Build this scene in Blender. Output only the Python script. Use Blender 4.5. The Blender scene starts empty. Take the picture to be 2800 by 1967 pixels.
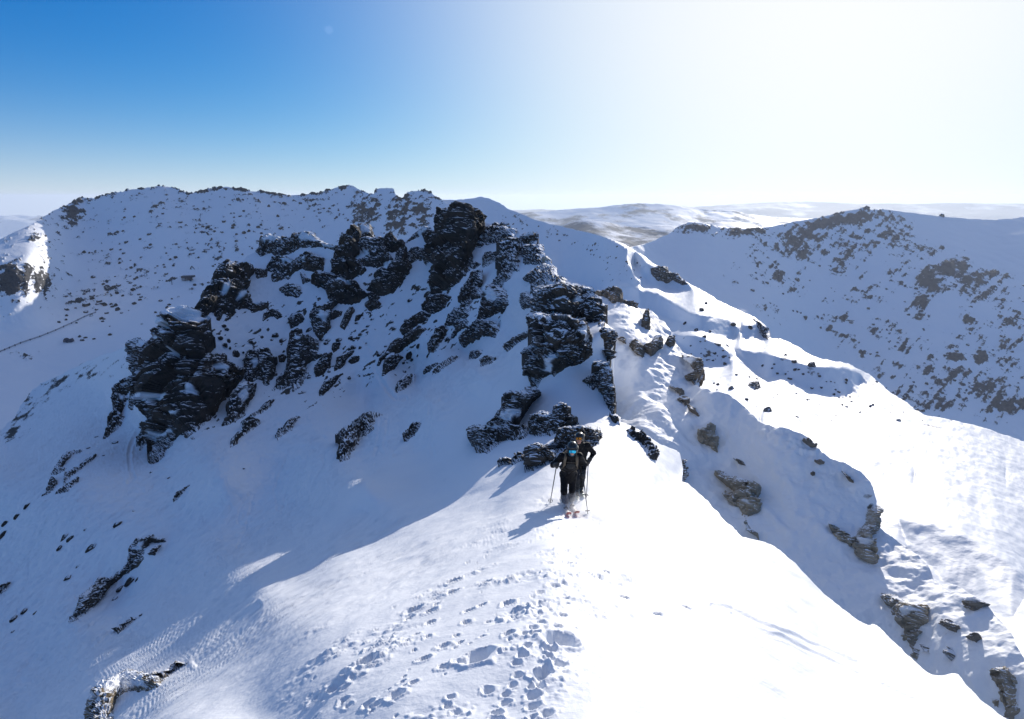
import bpy, math, random
import numpy as np
from mathutils import Vector, Matrix

random.seed(7)
rng = np.random.default_rng(11)
R = math.radians
scene = bpy.context.scene
COL = scene.collection

# ------------------------------------------------------------------ camera model (photo pixels, 2800 x 1967)
F, CX, CY = 1866.7, 1400.0, 983.5
PITCH = R(13.45)
CP, SP = math.cos(PITCH), math.sin(PITCH)

def rays(px, py):
    u = (np.asarray(px, float) - CX) / F
    v = (CY - np.asarray(py, float)) / F
    return np.stack([u, CP + v * SP, -SP + v * CP], -1)

def project(P):
    P = np.asarray(P, float)
    d = P[..., 1] * CP - P[..., 2] * SP
    up = P[..., 1] * SP + P[..., 2] * CP
    return np.stack([CX + F * P[..., 0] / d, CY - F * up / d], -1), d

# ------------------------------------------------------------------ noise
def _hash(ix, iy, iz, seed):
    h = (ix.astype(np.uint32) * np.uint32(374761393) + iy.astype(np.uint32) * np.uint32(668265263)
         + iz.astype(np.uint32) * np.uint32(2246822519) + np.uint32(seed * 3266489917 % 4294967296))
    h = (h ^ (h >> np.uint32(13))) * np.uint32(1274126177)
    h = h ^ (h >> np.uint32(16))
    return h

_G = rng.normal(size=(256, 3)); _G /= np.linalg.norm(_G, axis=1)[:, None]; _G = _G.astype(np.float32)

def perlin(P, seed=0):
    P = np.asarray(P, np.float32).reshape(-1, 3)
    out = np.empty(len(P), np.float32)
    for a in range(0, len(P), 200000):
        p = P[a:a + 200000]
        i = np.floor(p); f = p - i; i = i.astype(np.int64)
        w = f * f * f * (f * (f * 6 - 15) + 10)
        tot = np.zeros(len(p), np.float32)
        for dx in (0, 1):
            wx = w[:, 0] if dx else 1 - w[:, 0]
            for dy in (0, 1):
                wy = w[:, 1] if dy else 1 - w[:, 1]
                for dz in (0, 1):
                    wz = w[:, 2] if dz else 1 - w[:, 2]
                    g = _G[_hash(i[:, 0] + dx, i[:, 1] + dy, i[:, 2] + dz, seed) & np.uint32(255)]
                    dot = g[:, 0] * (f[:, 0] - dx) + g[:, 1] * (f[:, 1] - dy) + g[:, 2] * (f[:, 2] - dz)
                    tot += wx * wy * wz * dot
        out[a:a + 200000] = tot * 1.6
    return out

def fbm(P, octaves=4, seed=0, gain=0.5, ridged=False):
    P = np.asarray(P, np.float32).reshape(-1, 3)
    t = np.zeros(len(P), np.float32); amp = 1.0; s = 0
    for o in range(octaves):
        n = perlin(P * (2.03 ** o) + 17.3 * o, seed + o)
        if ridged: n = 1 - 2 * np.abs(n)
        t += amp * n; s += amp; amp *= gain
    return t / s

def worley(P, seed=0):
    """F1, F2 and a random value of the nearest cell"""
    P = np.asarray(P, np.float32).reshape(-1, 3)
    i0 = np.floor(P).astype(np.int64)
    F1 = np.full(len(P), 9., np.float32); F2 = F1.copy(); ID = np.zeros(len(P), np.float32)
    for dx in (-1, 0, 1):
        for dy in (-1, 0, 1):
            for dz in (-1, 0, 1):
                c = i0 + np.array([dx, dy, dz])
                h = _hash(c[:, 0], c[:, 1], c[:, 2], seed)
                off = np.stack([(h & np.uint32(1023)) / 1023., ((h >> np.uint32(10)) & np.uint32(1023)) / 1023.,
                                ((h >> np.uint32(20)) & np.uint32(1023)) / 1023.], -1).astype(np.float32)
                d = np.sqrt((((c + off).astype(np.float32) - P) ** 2).sum(1))
                near = d < F1
                F2 = np.where(near, F1, np.minimum(F2, d))
                ID = np.where(near, ((h >> np.uint32(5)) & np.uint32(4095)) / 4095., ID)
                F1 = np.where(near, d, F1)
    return F1, F2, ID

def sstep(a, b, x):
    t = np.clip((x - a) / (b - a), 0, 1)
    return t * t * (3 - 2 * t)

# ------------------------------------------------------------------ 2D helpers
def sdist(px, py, poly):
    """signed distance to a polygon, positive inside"""
    poly = np.asarray(poly, float)
    x = np.asarray(px, float).ravel(); y = np.asarray(py, float).ravel()
    inside = np.zeros(len(x), bool); d2 = np.full(len(x), 1e18)
    n = len(poly)
    for k in range(n):
        x1, y1 = poly[k]; x2, y2 = poly[(k + 1) % n]
        ex, ey = x2 - x1, y2 - y1
        L = ex * ex + ey * ey + 1e-12
        t = np.clip(((x - x1) * ex + (y - y1) * ey) / L, 0, 1)
        d2 = np.minimum(d2, (x - x1 - t * ex) ** 2 + (y - y1 - t * ey) ** 2)
        c = ((y1 > y) != (y2 > y))
        with np.errstate(divide='ignore', invalid='ignore'):
            inside ^= c & (x < ex * (y - y1) / (ey if ey != 0 else 1e-12) + x1)
    d = np.sqrt(d2)
    return np.where(inside, d, -d)

def ldist(px, py, line):
    x = np.asarray(px, float).ravel(); y = np.asarray(py, float).ravel()
    d2 = np.full(len(x), 1e18)
    for (x1, y1), (x2, y2) in zip(line[:-1], line[1:]):
        ex, ey = x2 - x1, y2 - y1
        t = np.clip(((x - x1) * ex + (y - y1) * ey) / (ex * ex + ey * ey + 1e-12), 0, 1)
        d2 = np.minimum(d2, (x - x1 - t * ex) ** 2 + (y - y1 - t * ey) ** 2)
    return np.sqrt(d2)

CROPS = {'A': (0, 450, 2.296), 'B': (800, 450, 2.296), 'C': (1800, 450, 2.296), 'E': (0, 1150, 1.974), 'F': (1000, 1150, 1.9744),
         'G': (1800, 1150, 1.974), 'J1': (250, 600, 3.8267), 'J2': (250, 900, 3.8267), 'J3': (800, 550, 3.8267), 'J4': (800, 850, 3.8267),
         'J5': (1200, 650, 3.8267), 'J6': (1200, 920, 3.8267), 'K1': (1600, 750, 3.8267), 'K2': (1800, 1150, 3.8267),
         'K3': (2200, 1500, 3.453), 'K4': (0, 1000, 4.592), 'K5': (900, 1500, 2.296), 'P': (0, 0, 1)}

def pts(crop, *v):
    x0, y0, s = CROPS[crop]
    v = v[0] if len(v) == 1 else v
    return [(x0 + v[i] / s, y0 + v[i + 1] / s) for i in range(0, len(v), 2)]

# ------------------------------------------------------------------ mesh + object helpers
def new_mesh(name, verts, faces, smooth=True, attrs=None):
    me = bpy.data.meshes.new(name)
    verts = np.asarray(verts, np.float32); faces = np.asarray(faces, np.int32)
    k = faces.shape[1]
    me.vertices.add(len(verts)); me.vertices.foreach_set('co', verts.ravel())
    me.loops.add(faces.size); me.loops.foreach_set('vertex_index', faces.ravel())
    me.polygons.add(len(faces))
    me.polygons.foreach_set('loop_start', np.arange(0, faces.size, k, dtype=np.int32))
    if smooth: me.polygons.foreach_set('use_smooth', np.ones(len(faces), bool))
    for an, av in (attrs or {}).items():
        a = me.attributes.new(an, 'FLOAT', 'POINT'); a.data.foreach_set('value', np.asarray(av, np.float32))
    me.update(calc_edges=True); me.validate()
    return me

def link(name, me, mat=None, parent=None, label=None, cat=None, group=None, kind=None):
    o = bpy.data.objects.new(name, me)
    COL.objects.link(o)
    if mat is not None and me is not None:
        if not me.materials: me.materials.append(mat)
    if parent is not None: o.parent = parent
    tag(o, label, cat, group, kind)
    return o

def tag(o, label=None, cat=None, group=None, kind=None):
    if label: o['label'] = label
    if cat: o['category'] = cat
    if group: o['group'] = group
    if kind: o['kind'] = kind
    return o

# ------------------------------------------------------------------ depth surfaces: thin plate through measured points
class Surf:
    def __init__(self, ctrl, smooth=1e-3, relief=()):
        c = np.array(ctrl, float)
        self.xy = c[:, :2] / 500.0
        n = len(c)
        d = np.sqrt(((self.xy[:, None] - self.xy[None]) ** 2).sum(-1))
        K = np.where(d > 0, d * d * np.log(d + 1e-12), 0) + np.eye(n) * smooth
        A = np.zeros((n + 3, n + 3)); A[:n, :n] = K; A[:n, n] = 1; A[:n, n + 1:] = self.xy; A[n:, :n] = A[:n, n:].T
        self.w = np.linalg.solve(A, np.concatenate([np.log(c[:, 2]), np.zeros(3)]))
        self.relief = relief            # (wavelength, amplitude in metres, seed) added along the sight line
        self.lo, self.hi = c[:, 2].min() * .6, c[:, 2].max() * 1.6
    def logt(self, px, py):
        x = np.asarray(px, np.float32).ravel() / 500; y = np.asarray(py, np.float32).ravel() / 500
        out = np.empty(len(x), np.float32); n = len(self.xy)
        cx, cy = self.xy[:, 0].astype(np.float32), self.xy[:, 1].astype(np.float32); w = self.w.astype(np.float32)
        for a in range(0, len(x), 40000):
            d2 = (x[a:a + 40000, None] - cx) ** 2 + (y[a:a + 40000, None] - cy) ** 2
            out[a:a + 40000] = (0.5 * d2 * np.log(d2 + 1e-12)) @ w[:n] + w[n] + w[n + 1] * x[a:a + 40000] + w[n + 2] * y[a:a + 40000]
        return np.clip(out, math.log(self.lo), math.log(self.hi))
    def at(self, px, py):
        """world points of the surface seen at these photo pixels"""
        t = np.exp(self.logt(px, py)).astype(np.float64)
        r = rays(np.ravel(px), np.ravel(py))
        P = r * t[:, None]
        for lam, amp, seed in self.relief:
            P = P * (1 + (amp * fbm(P / lam, 3, seed) / np.maximum(t, .5)))[:, None]
        return P
    def normal(self, px, py, e=3.0):
        px = np.ravel(px).astype(float); py = np.ravel(py).astype(float)
        a = self.at(px + e, py) - self.at(px - e, py); b = self.at(px, py - e) - self.at(px, py + e)
        n = np.cross(a, b); n /= np.linalg.norm(n, axis=1)[:, None] + 1e-12
        n[(n * self.at(px, py)).sum(1) > 0] *= -1
        return n

def rough_line(poly, closed=True, step=5.0, amp=2.0, seed=0, amps=None):
    """resample a traced outline and give it a natural unevenness; amps: one amplitude per segment"""
    out = []; n = len(poly); m = n if closed else n - 1
    for k in range(m):
        a = np.array(poly[k], float); b = np.array(poly[(k + 1) % n], float)
        L = np.linalg.norm(b - a); q = max(1, int(L / step))
        am = amps[k] if amps is not None else amp
        for j in range(q):
            out.append((*(a + (b - a) * j / q), am))
    out = np.array(out)
    P = np.stack([out[:, 0] / 23., out[:, 1] / 23., np.full(len(out), seed * 1.7)], -1)
    dx = fbm(P, 4, seed, .6); dy = fbm(P + 50, 4, seed + 9, .6)
    return np.stack([out[:, 0] + dx * out[:, 2] * 1.6, out[:, 1] + dy * out[:, 2] * 1.6], -1)

def grid_surface(name, surf, poly, xs, ys, mat, kind='structure', label=None, cat=None, displace=None, attrs=None, skirt=True, drop=0.35, skirt_len=1.2, margin=0.0, sdw=None):
    """mesh of the part of a surface that lies inside an outline, its rim carried on over and down behind"""
    GX, GY = np.meshgrid(xs, ys)
    h, w = GX.shape
    sd = (sdist(GX, GY, poly) if sdw is None else sdw(GX.ravel(), GY.ravel())).reshape(h, w)
    inside = sd > -margin
    q = inside[:-1, :-1] | inside[1:, :-1] | inside[:-1, 1:] | inside[1:, 1:]
    used = np.zeros((h, w), bool)
    used[:-1, :-1] |= q; used[1:, :-1] |= q; used[:-1, 1:] |= q; used[1:, 1:] |= q
    px = GX.copy(); py = GY.copy()
    snap = used & ~inside
    if margin > 0: snap[:] = False
    sx, sy = px[snap], py[snap]
    # pull the outer ring onto the outline
    P2 = np.asarray(poly, float); n = len(P2)
    best = np.full(len(sx), 1e18); bx = sx.copy(); by = sy.copy()
    for k in range(n):
        x1, y1 = P2[k]; x2, y2 = P2[(k + 1) % n]
        ex, ey = x2 - x1, y2 - y1
        t = np.clip(((sx - x1) * ex + (sy - y1) * ey) / (ex * ex + ey * ey + 1e-12), 0, 1)
        qx, qy = x1 + t * ex, y1 + t * ey
        d = (sx - qx) ** 2 + (sy - qy) ** 2
        m = d < best
        best[m] = d[m]; bx[m] = qx[m]; by[m] = qy[m]
    px[snap] = bx; py[snap] = by
    idx = np.full((h, w), -1, np.int64); idx[used] = np.arange(used.sum())
    upx, upy = px[used], py[used]
    P = surf.at(upx, upy)
    # normals from the whole (unsnapped) neighbourhood
    N = surf.normal(upx, upy, 4.0)
    A = {}
    if attrs: A = attrs(upx, upy, P, N)
    if displace is not None:
        d = displace(upx, upy, P, N)
        P = P + N * d[:, None]
    qi = np.argwhere(q)
    f = np.stack([idx[qi[:, 0], qi[:, 1]], idx[qi[:, 0] + 1, qi[:, 1]], idx[qi[:, 0] + 1, qi[:, 1] + 1], idx[qi[:, 0], qi[:, 1] + 1]], -1)
    V = [P]; Fc = [f]; nv = len(P)
    rim = used & ~inside
    if skirt:
        # rim edges: quad edges used once
        e = np.concatenate([f[:, [0, 1]], f[:, [1, 2]], f[:, [2, 3]], f[:, [3, 0]]])
        es = np.sort(e, 1); key = es[:, 0] * nv + es[:, 1]
        u, first, cnt = np.unique(key, return_index=True, return_counts=True)
        be = e[first[cnt == 1]]
        ids = np.unique(be); remap = {int(a): i for i, a in enumerate(ids)}
        base = P[ids]; dist = np.linalg.norm(base, axis=1)
        dirv = base / dist[:, None]
        prev = ids; cur = base
        steps = np.array([.004, .01, .02, .04, .08, .14, .22]) * skirt_len
        kk = np.array([.12, .22, .32, .42, .55, .7, .8]) + drop - .35
        a_attr = {k: v for k, v in A.items()}
        for s, k in zip(steps, kk):
            d = dirv + np.array([0, 0, -1.0]) * k
            d /= np.linalg.norm(d, axis=1)[:, None]
            cur = cur + d * (dist * s)[:, None]
            V.append(cur); new = np.arange(nv, nv + len(ids)); nv += len(ids)
            lut_p = dict(zip(map(int, ids), map(int, prev))); lut_n = dict(zip(map(int, ids), map(int, new)))
            i0 = np.array([lut_p[int(x)] for x in be[:, 0]]); i1 = np.array([lut_p[int(x)] for x in be[:, 1]])
            j0 = np.array([lut_n[int(x)] for x in be[:, 0]]); j1 = np.array([lut_n[int(x)] for x in be[:, 1]])
            Fc.append(np.stack([i1, i0, j0, j1], -1))
            prev = new
            for k2 in a_attr: A[k2] = np.concatenate([A[k2], a_attr[k2][ids]])
    me = new_mesh(name, np.concatenate(V), np.concatenate(Fc), True, A)
    return link(name, me, mat, kind=kind, label=label, cat=cat)
HAZE = 5e-5; EXPOSURE = 0.1; STEP = 2.5
# ------------------------------------------------------------------ materials
def mat_new(name):
    m = bpy.data.materials.new(name); m.use_nodes = True
    nt = m.node_tree
    return m, nt, nt.nodes['Principled BSDF'], nt.nodes.new

def lk(nt, a, b): nt.links.new(a, b)

def noise_node(nt, scale, detail=4, rough=.55, vec=None, dist=0.0):
    n = nt.nodes.new('ShaderNodeTexNoise'); n.inputs['Scale'].default_value = scale
    n.inputs['Detail'].default_value = detail; n.inputs['Roughness'].default_value = rough
    n.inputs['Distortion'].default_value = dist
    if vec is not None: lk(nt, vec, n.inputs['Vector'])
    return n

def math_node(nt, op, a, b=None, c=None, clamp=False):
    n = nt.nodes.new('ShaderNodeMath'); n.operation = op; n.use_clamp = clamp
    for i, v in enumerate((a, b, c)):
        if v is None: continue
        if isinstance(v, (int, float)): n.inputs[i].default_value = v
        else: lk(nt, v, n.inputs[i])
    return n.outputs[0]

def ramp(nt, fac, stops, interp='LINEAR'):
    r = nt.nodes.new('ShaderNodeValToRGB'); r.color_ramp.interpolation = interp
    cr = r.color_ramp
    while len(cr.elements) < len(stops): cr.elements.new(.5)
    for e, (p, c) in zip(cr.elements, stops):
        e.position = p; e.color = (c, c, c, 1) if isinstance(c, (int, float)) else (*c, 1)
    lk(nt, fac, r.inputs[0])
    return r.outputs[0]

def mixc(nt, fac, a, b):
    m = nt.nodes.new('ShaderNodeMix'); m.data_type = 'RGBA'
    if isinstance(fac, (int, float)): m.inputs[0].default_value = fac
    else: lk(nt, fac, m.inputs[0])
    for s, v in ((6, a), (7, b)):
        if isinstance(v, tuple): m.inputs[s].default_value = (*v, 1)
        else: lk(nt, v, m.inputs[s])
    return m.outputs[2]

def attr_node(nt, name):
    a = nt.nodes.new('ShaderNodeAttribute'); a.attribute_name = name
    return a.outputs['Fac']

def obj_coord(nt):
    return nt.nodes.new('ShaderNodeTexCoord').outputs['Object']

SNOW = (.86, .88, .91)

def make_snow(name, scale, bump, rock_scale=1.0, speckle=False, rockcol=((.035, .033, .034), (.11, .10, .095)), soft=.10, warm=(.2, .15, .13)):
    m, nt, bs, new = mat_new(name)
    oc = obj_coord(nt)
    n1 = noise_node(nt, scale, 6, .6, oc)
    n2 = noise_node(nt, scale * 7.3, 3, .5, oc)
    s = math_node(nt, 'ADD', n1.outputs[0], math_node(nt, 'MULTIPLY', n2.outputs[0], .3))
    b = nt.nodes.new('ShaderNodeBump'); b.inputs['Strength'].default_value = .55; b.inputs['Distance'].default_value = bump
    lk(nt, s, b.inputs['Height'])
    lk(nt, b.outputs[0], bs.inputs['Normal'])
    tint = mixc(nt, noise_node(nt, scale * .13, 3, .5, oc).outputs[0], (.84, .865, .90), (.90, .91, .925))
    bs.inputs['Roughness'].default_value = .62
    bs.inputs['Specular IOR Level'].default_value = .25
    if speckle:
        at = attr_node(nt, 'rock')
        n3 = noise_node(nt, rock_scale, 5, .65, oc)
        v = math_node(nt, 'ADD', at, math_node(nt, 'MULTIPLY', math_node(nt, 'SUBTRACT', n3.outputs[0], .5), .8))
        mask = ramp(nt, v, [(.5 - soft, 0.), (.5 + soft, 1.)])
        n4 = noise_node(nt, rock_scale * 2.7, 5, .7, oc)
        rc = mixc(nt, ramp(nt, n4.outputs[0], [(.3, 0.), (.7, 1.)]), *rockcol)
        rc = mixc(nt, attr_node(nt, 'warm'), rc, warm)
        lk(nt, mixc(nt, mask, tint, rc), bs.inputs['Base Color'])
        lk(nt, math_node(nt, 'MULTIPLY_ADD', mask, .25, .62), bs.inputs['Roughness'])
    else:
        lk(nt, tint, bs.inputs['Base Color'])
    return m

M_SNOW = make_snow('wind_packed_snow', 2.6, .035, 2.2, True, ((.03, .028, .027), (.10, .088, .075)), soft=.06)
M_FLANK = make_snow('shaded_snow', 1.2, .08, 1.6, True, ((.09, .08, .066), (.2, .175, .14)), soft=.08)
M_BASIN = make_snow('drifted_snow', .25, .35, .35, True, ((.07, .06, .055), (.17, .14, .115)), soft=.05)
M_LEFT = make_snow('left_mountain_snow', .10, .8, .28, True, ((.022, .024, .028), (.075, .074, .074)), soft=.04)
M_RIGHT = make_snow('right_mountain_snow', .05, 1.4, .15, True, ((.026, .026, .032), (.085, .08, .086)), soft=.05)
M_HILL = make_snow('distant_hill_snow', .004, 9, .006, True, ((.045, .055, .075), (.10, .11, .13)), soft=.12)  # bare ground tinted blue: distance haze put into its colour
M_BLUE = make_snow('far_blue_hill', .0012, 20, .002, True, ((.06, .075, .10), (.10, .11, .13)), soft=.3)  # haze blue painted into the ground colour, besides the haze volume

def make_rock(name, c0, c1, c2, scale, snow_at=.74, dust=.5, hue=.5):
    """broken schist: banded, stained, snow lodged on every ledge that faces up"""
    m, nt, bs, new = mat_new(name)
    oc = obj_coord(nt)
    mp = new('ShaderNodeMapping'); mp.inputs['Rotation'].default_value = (R(14), R(-24), 0); mp.inputs['Scale'].default_value = (.5, .5, 1.6)
    lk(nt, oc, mp.inputs['Vector'])
    band = noise_node(nt, scale * 1.5, 6, .68, mp.outputs[0], .4)
    blot = noise_node(nt, scale * .35, 4, .6, oc)
    fine = noise_node(nt, scale * 6, 4, .7, oc)
    col = mixc(nt, ramp(nt, band.outputs[0], [(.32, 0.), (.68, 1.)]), c0, c1)
    col = mixc(nt, ramp(nt, blot.outputs[0], [(.48, 0.), (.68, 1.)]), col, c2)
    g = new('ShaderNodeNewGeometry')
    sep = new('ShaderNodeSeparateXYZ'); lk(nt, g.outputs['Normal'], sep.inputs[0])
    nz = sep.outputs[2]
    patch = noise_node(nt, scale * .8, 5, .65, oc)
    v = math_node(nt, 'ADD', nz, math_node(nt, 'MULTIPLY', math_node(nt, 'SUBTRACT', patch.outputs[0], .5), dust * 1.6))
    v = math_node(nt, 'ADD', v, math_node(nt, 'MULTIPLY', math_node(nt, 'SUBTRACT', fine.outputs[0], .5), dust))
    v = math_node(nt, 'ADD', v, math_node(nt, 'MULTIPLY', math_node(nt, 'SUBTRACT', band.outputs[0], .5), -dust * .8))
    mask = ramp(nt, v, [(snow_at - .05, 0.), (snow_at + .05, 1.)])
    mask = math_node(nt, 'MAXIMUM', mask, attr_node(nt, 'snow'))
    lk(nt, mixc(nt, mask, col, SNOW), bs.inputs['Base Color'])
    lk(nt, math_node(nt, 'MULTIPLY_ADD', mask, -.15, .82), bs.inputs['Roughness'])
    bs.inputs['Specular IOR Level'].default_value = .3
    b = new('ShaderNodeBump'); b.inputs['Strength'].default_value = .8; b.inputs['Distance'].default_value = .25 / scale
    hgt = math_node(nt, 'ADD', math_node(nt, 'MULTIPLY', band.outputs[0], .9), math_node(nt, 'MULTIPLY', fine.outputs[0], .25))
    hgt = math_node(nt, 'ADD', hgt, math_node(nt, 'MULTIPLY', mask, .12))
    lk(nt, hgt, b.inputs['Height']); lk(nt, b.outputs[0], bs.inputs['Normal'])
    return m

M_ROCK_DARK = make_rock('dark_schist', (.012, .0115, .011), (.05, .045, .039), (.085, .062, .046), 1.1, .88, .32)
M_ROCK_DUST = make_rock('rimed_schist', (.020, .019, .018), (.062, .056, .05), (.08, .064, .05), 1.6, .78, .75)
M_ROCK_NEAR = make_rock('near_schist', (.022, .02, .018), (.075, .066, .055), (.10, .078, .055), 3.2, .80, .5)
M_ROCK_TAN = make_rock('tan_schist', (.23, .20, .155), (.40, .355, .28), (.44, .37, .27), 2.2, .88, .45)
M_ROCK_FROST = make_rock('frosted_schist', (.11, .10, .088), (.25, .225, .185), (.30, .25, .19), 2.0, .76, .65)
M_ROCK_FLANK = make_rock('flank_schist', (.08, .07, .058), (.19, .165, .13), (.24, .19, .14), 2.0, .84, .5)
M_ROCK_SLAB = make_rock('tan_stained_schist', (.03, .027, .023), (.13, .11, .08), (.27, .21, .13), 3.0, .80, .55)
M_ROCK_FAR = make_rock('far_boulder', (.03, .028, .03), (.09, .082, .078), (.11, .09, .08), .6, .86, .4)

# ------------------------------------------------------------------ surfaces
MASSIF = Surf([
 (1400,1967,4.5),(1400,2300,3.0),(1400,2700,2.1),(700,1967,6.8),(430,1870,12.5),(280,1960,13.5),(60,1960,33),(0,1967,35),(-450,1967,50),(2100,1967,5.2),(2740,1967,8.2),(3250,2400,7),(700,2500,3.4),(2300,2500,3.2),(0,2500,6.5),(-450,2600,8),
 (1400,1700,6.3),(1000,1700,8.3),(700,1700,12.5),(355,1732,36.5),(177,1854,34.5),(507,1626,36.5),(684,1494,39),(850,1390,38),(930,1350,31),(1000,1325,27),(700,1600,18.5),(900,1500,19.5),(1000,1400,24),(0,1800,46),(200,1700,45),(560,1740,16),(0,1700,52),(-450,1700,66),(1800,1700,7),(2100,1700,8.8),(2400,1720,12.5),
 (1500,1500,10.0),(1200,1500,13.0),(400,1500,50),(0,1500,68),(-450,1500,82),(1900,1500,12.2),(2100,1510,15),(2300,1625,15),
 (1545,1400,14.3),(1350,1400,15.6),(1200,1400,18.5),(800,1400,43),(400,1400,58),(0,1400,76),(1720,1400,15.3),(1870,1385,18.5),
 (1500,1300,17.6),(1300,1300,21.5),(1000,1300,34),(600,1300,54),(200,1300,74),(0,1300,88),(-450,1300,100),(1650,1300,18.2),(1780,1300,20),(1855,1310,23),
 (1600,1240,20.0),(1700,1220,22),(1645,1185,22.8),(1400,1220,23.5),(1150,1230,37),(900,1220,53),(500,1260,70),(600,1150,82),(200,1200,96),(0,1210,122),(-450,1450,150),
 (1500,1170,24.5),(1400,1150,27.5),(1500,1060,28.5),(1640,1060,27.5),(1300,1080,40),(1160,1088,54),(1020,1140,62),(1300,1012,47),(1440,940,38),
 (1430,908,54),(1290,978,74),(1140,1055,83),(1000,1110,85),(800,1050,92),(950,1050,91),(1060,1030,90),(950,980,96.5),(1050,965,96),(1110,915,98),(950,900,101.5),(1050,850,104.5),(1160,880,99),(1190,945,90),(880,960,97),(870,880,103),(430,1050,90),(420,1240,82),(250,1060,130),(100,1130,138),
 (1550,885,31),(1480,880,33.5),(1640,900,30.5),(1600,1000,29),(1500,960,30),(1300,900,80),(1230,850,95),(800,880,106),(500,850,99),(380,930,112),(300,965,128),
 (1600,868,36),(1450,850,48),(1620,830,40.5),(1600,795,43.5),(1450,760,70),(1250,760,101),(1000,750,112),(700,750,118),(560,780,110),
 (1450,640,100),(1250,650,114),(1250,570,120),(1150,650,121),(1000,640,122),(800,650,130),(700,660,132),(1350,615,116),
 (1500,740,68),(1560,765,52),(1655,850,37.5),(1670,950,31),(1685,1060,27),(1680,1140,25)],
 5e-4, relief=((9.0, .55, 3), (2.6, .10, 8)))

FLANK = Surf([
 (1690,1130,46),(1760,1180,42),(1900,1380,37),(2100,1530,33),(2300,1640,30),(2500,1830,26.4),(2740,1990,22.4),(3250,2450,13),(1700,1000,52),(1720,870,60),
 (1642,820,66),(1741,855,64),(1838,930,58),(1911,995,52),(1906,1058,49),(1850,1050,49.5),(1800,1000,51),(1800,1120,45.5),(1924,1069,46),(1976,1087,45),(2081,1170,41),
 (1950,1230,41.5),(2000,1300,39.5),(2140,1182,39.5),(2242,1245,38),(2372,1315,36),(2396,1390,35),(2385,1430,34.5),(2250,1400,35),(2100,1420,35.5),(2250,1560,31.8),
 (2474,1505,33),(2550,1570,30.3),(2661,1640,27.2),(2768,1735,24.2),(2860,1880,21.2),(3250,2250,15),(2420,1620,30.0),(2500,1720,27.6),(2600,1780,25.4),(2700,1880,22.8)],
 5e-4, relief=((7.0, .5, 23), (2.0, .10, 28)))

class SlopeSurf:
    """depth surface grown from measured steepness: lit ground nearly level, shaded banks rising away from the viewer"""
    def __init__(self, x0, x1, y0, y1, h, alpha, anchors, relief=(), iters=900):
        self.x0, self.y0, self.h = x0, y0, h
        nx, ny = int((x1 - x0) / h) + 1, int((y1 - y0) / h) + 1
        gx, gy = np.meshgrid(x0 + np.arange(nx) * h, y0 + np.arange(ny) * h)
        r = rays(gx, gy); te = -r[..., 2] / np.hypot(r[..., 0], r[..., 1])
        ta = np.tan(np.radians(alpha(gx, gy, np.degrees(np.arctan(te)))))
        g = h / F * (1 + te * te) / np.maximum(te + ta, .045)
        gm = .5 * (g[:-1] + g[1:])
        W = np.zeros((ny, nx)); T = np.zeros((ny, nx))
        for x, y, t in anchors:
            j, i = int(round((y - y0) / h)), int(round((x - x0) / h)); W[j, i] += 3.; T[j, i] = math.log(t)
        wx = .06
        def mul(L):
            o = W * L
            d = L[:-1] - L[1:]; o[:-1] += d; o[1:] -= d
            d = wx * (L[:, :-1] - L[:, 1:]); o[:, :-1] += d; o[:, 1:] -= d
            return o
        b = W * T; b[:-1] += gm; b[1:] -= gm
        L = np.full((ny, nx), np.mean([math.log(a[2]) for a in anchors])); rr = b - mul(L); p = rr.copy(); rs = (rr * rr).sum()
        for _ in range(iters):
            q = mul(p); a_ = rs / (p * q).sum(); L += a_ * p; rr -= a_ * q; rn = (rr * rr).sum()
            if rn < 1e-9: break
            p = rr + rn / rs * p; rs = rn
        self.L = L; self.relief = relief
    def logt(self, px, py):
        fx = np.clip((np.ravel(px) - self.x0) / self.h, 0, self.L.shape[1] - 1.001); fy = np.clip((np.ravel(py) - self.y0) / self.h, 0, self.L.shape[0] - 1.001)
        i = fx.astype(int); j = fy.astype(int); u = fx - i; v = fy - j; L = self.L
        u = u * u * (3 - 2 * u) * .5 + u * .5; v = v * v * (3 - 2 * v) * .5 + v * .5
        return L[j, i] * (1 - u) * (1 - v) + L[j, i + 1] * u * (1 - v) + L[j + 1, i] * (1 - u) * v + L[j + 1, i + 1] * u * v
    at = Surf.at
    normal = Surf.normal

CROPS['X1'] = (1531, 492, 1.8093)
BANKS = [(pts('X1', -800,-40,-400,20,0,150,100,190,210,270,330,335,372,350,432,418,520,430,630,505,655,545,560,548,440,525,300,512,260,525,200,560,100,520,0,480,-800,480), 30),
 (pts('X1', 270,530,330,527,480,560,560,610,640,660,690,670,760,670,850,700,890,740,880,780,760,768,700,742,600,702,520,682,430,655,200,600,200,560), 30),
 (pts('X1', 895,722,960,712,1000,700,1032,740,1012,787,900,782), 34),
 (pts('X1', 560,770,700,773,800,818,848,868,842,912,700,925,640,885,590,830), 32),
 (pts('X1', 860,838,980,848,1100,880,1240,920,1400,928,1490,955,1530,1010,1450,1012,1480,1052,1380,1078,1300,1062,1200,1022,1110,967,1030,987,960,952,910,902), 32),
 (pts('G', 1300,540,1500,562,1690,642,1850,742,1960,832,2000,930,1910,1085,1830,1062,1700,952,1560,902,1480,802,1350,692), 26)]
LITS = [pts('X1', 335,400,390,432,412,470,405,512,365,495,350,440)]
def basin_alpha(gx, gy, e):
    a = -.30 * e
    for poly, deg in BANKS:
        m = sstep(-3, 5, sdist(gx, gy, poly)).reshape(gx.shape)
        for l in LITS: m = m * (1 - sstep(-3, 5, sdist(gx, gy, l)).reshape(gx.shape))
        a = a * (1 - m) + deg * m
    return a
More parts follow.
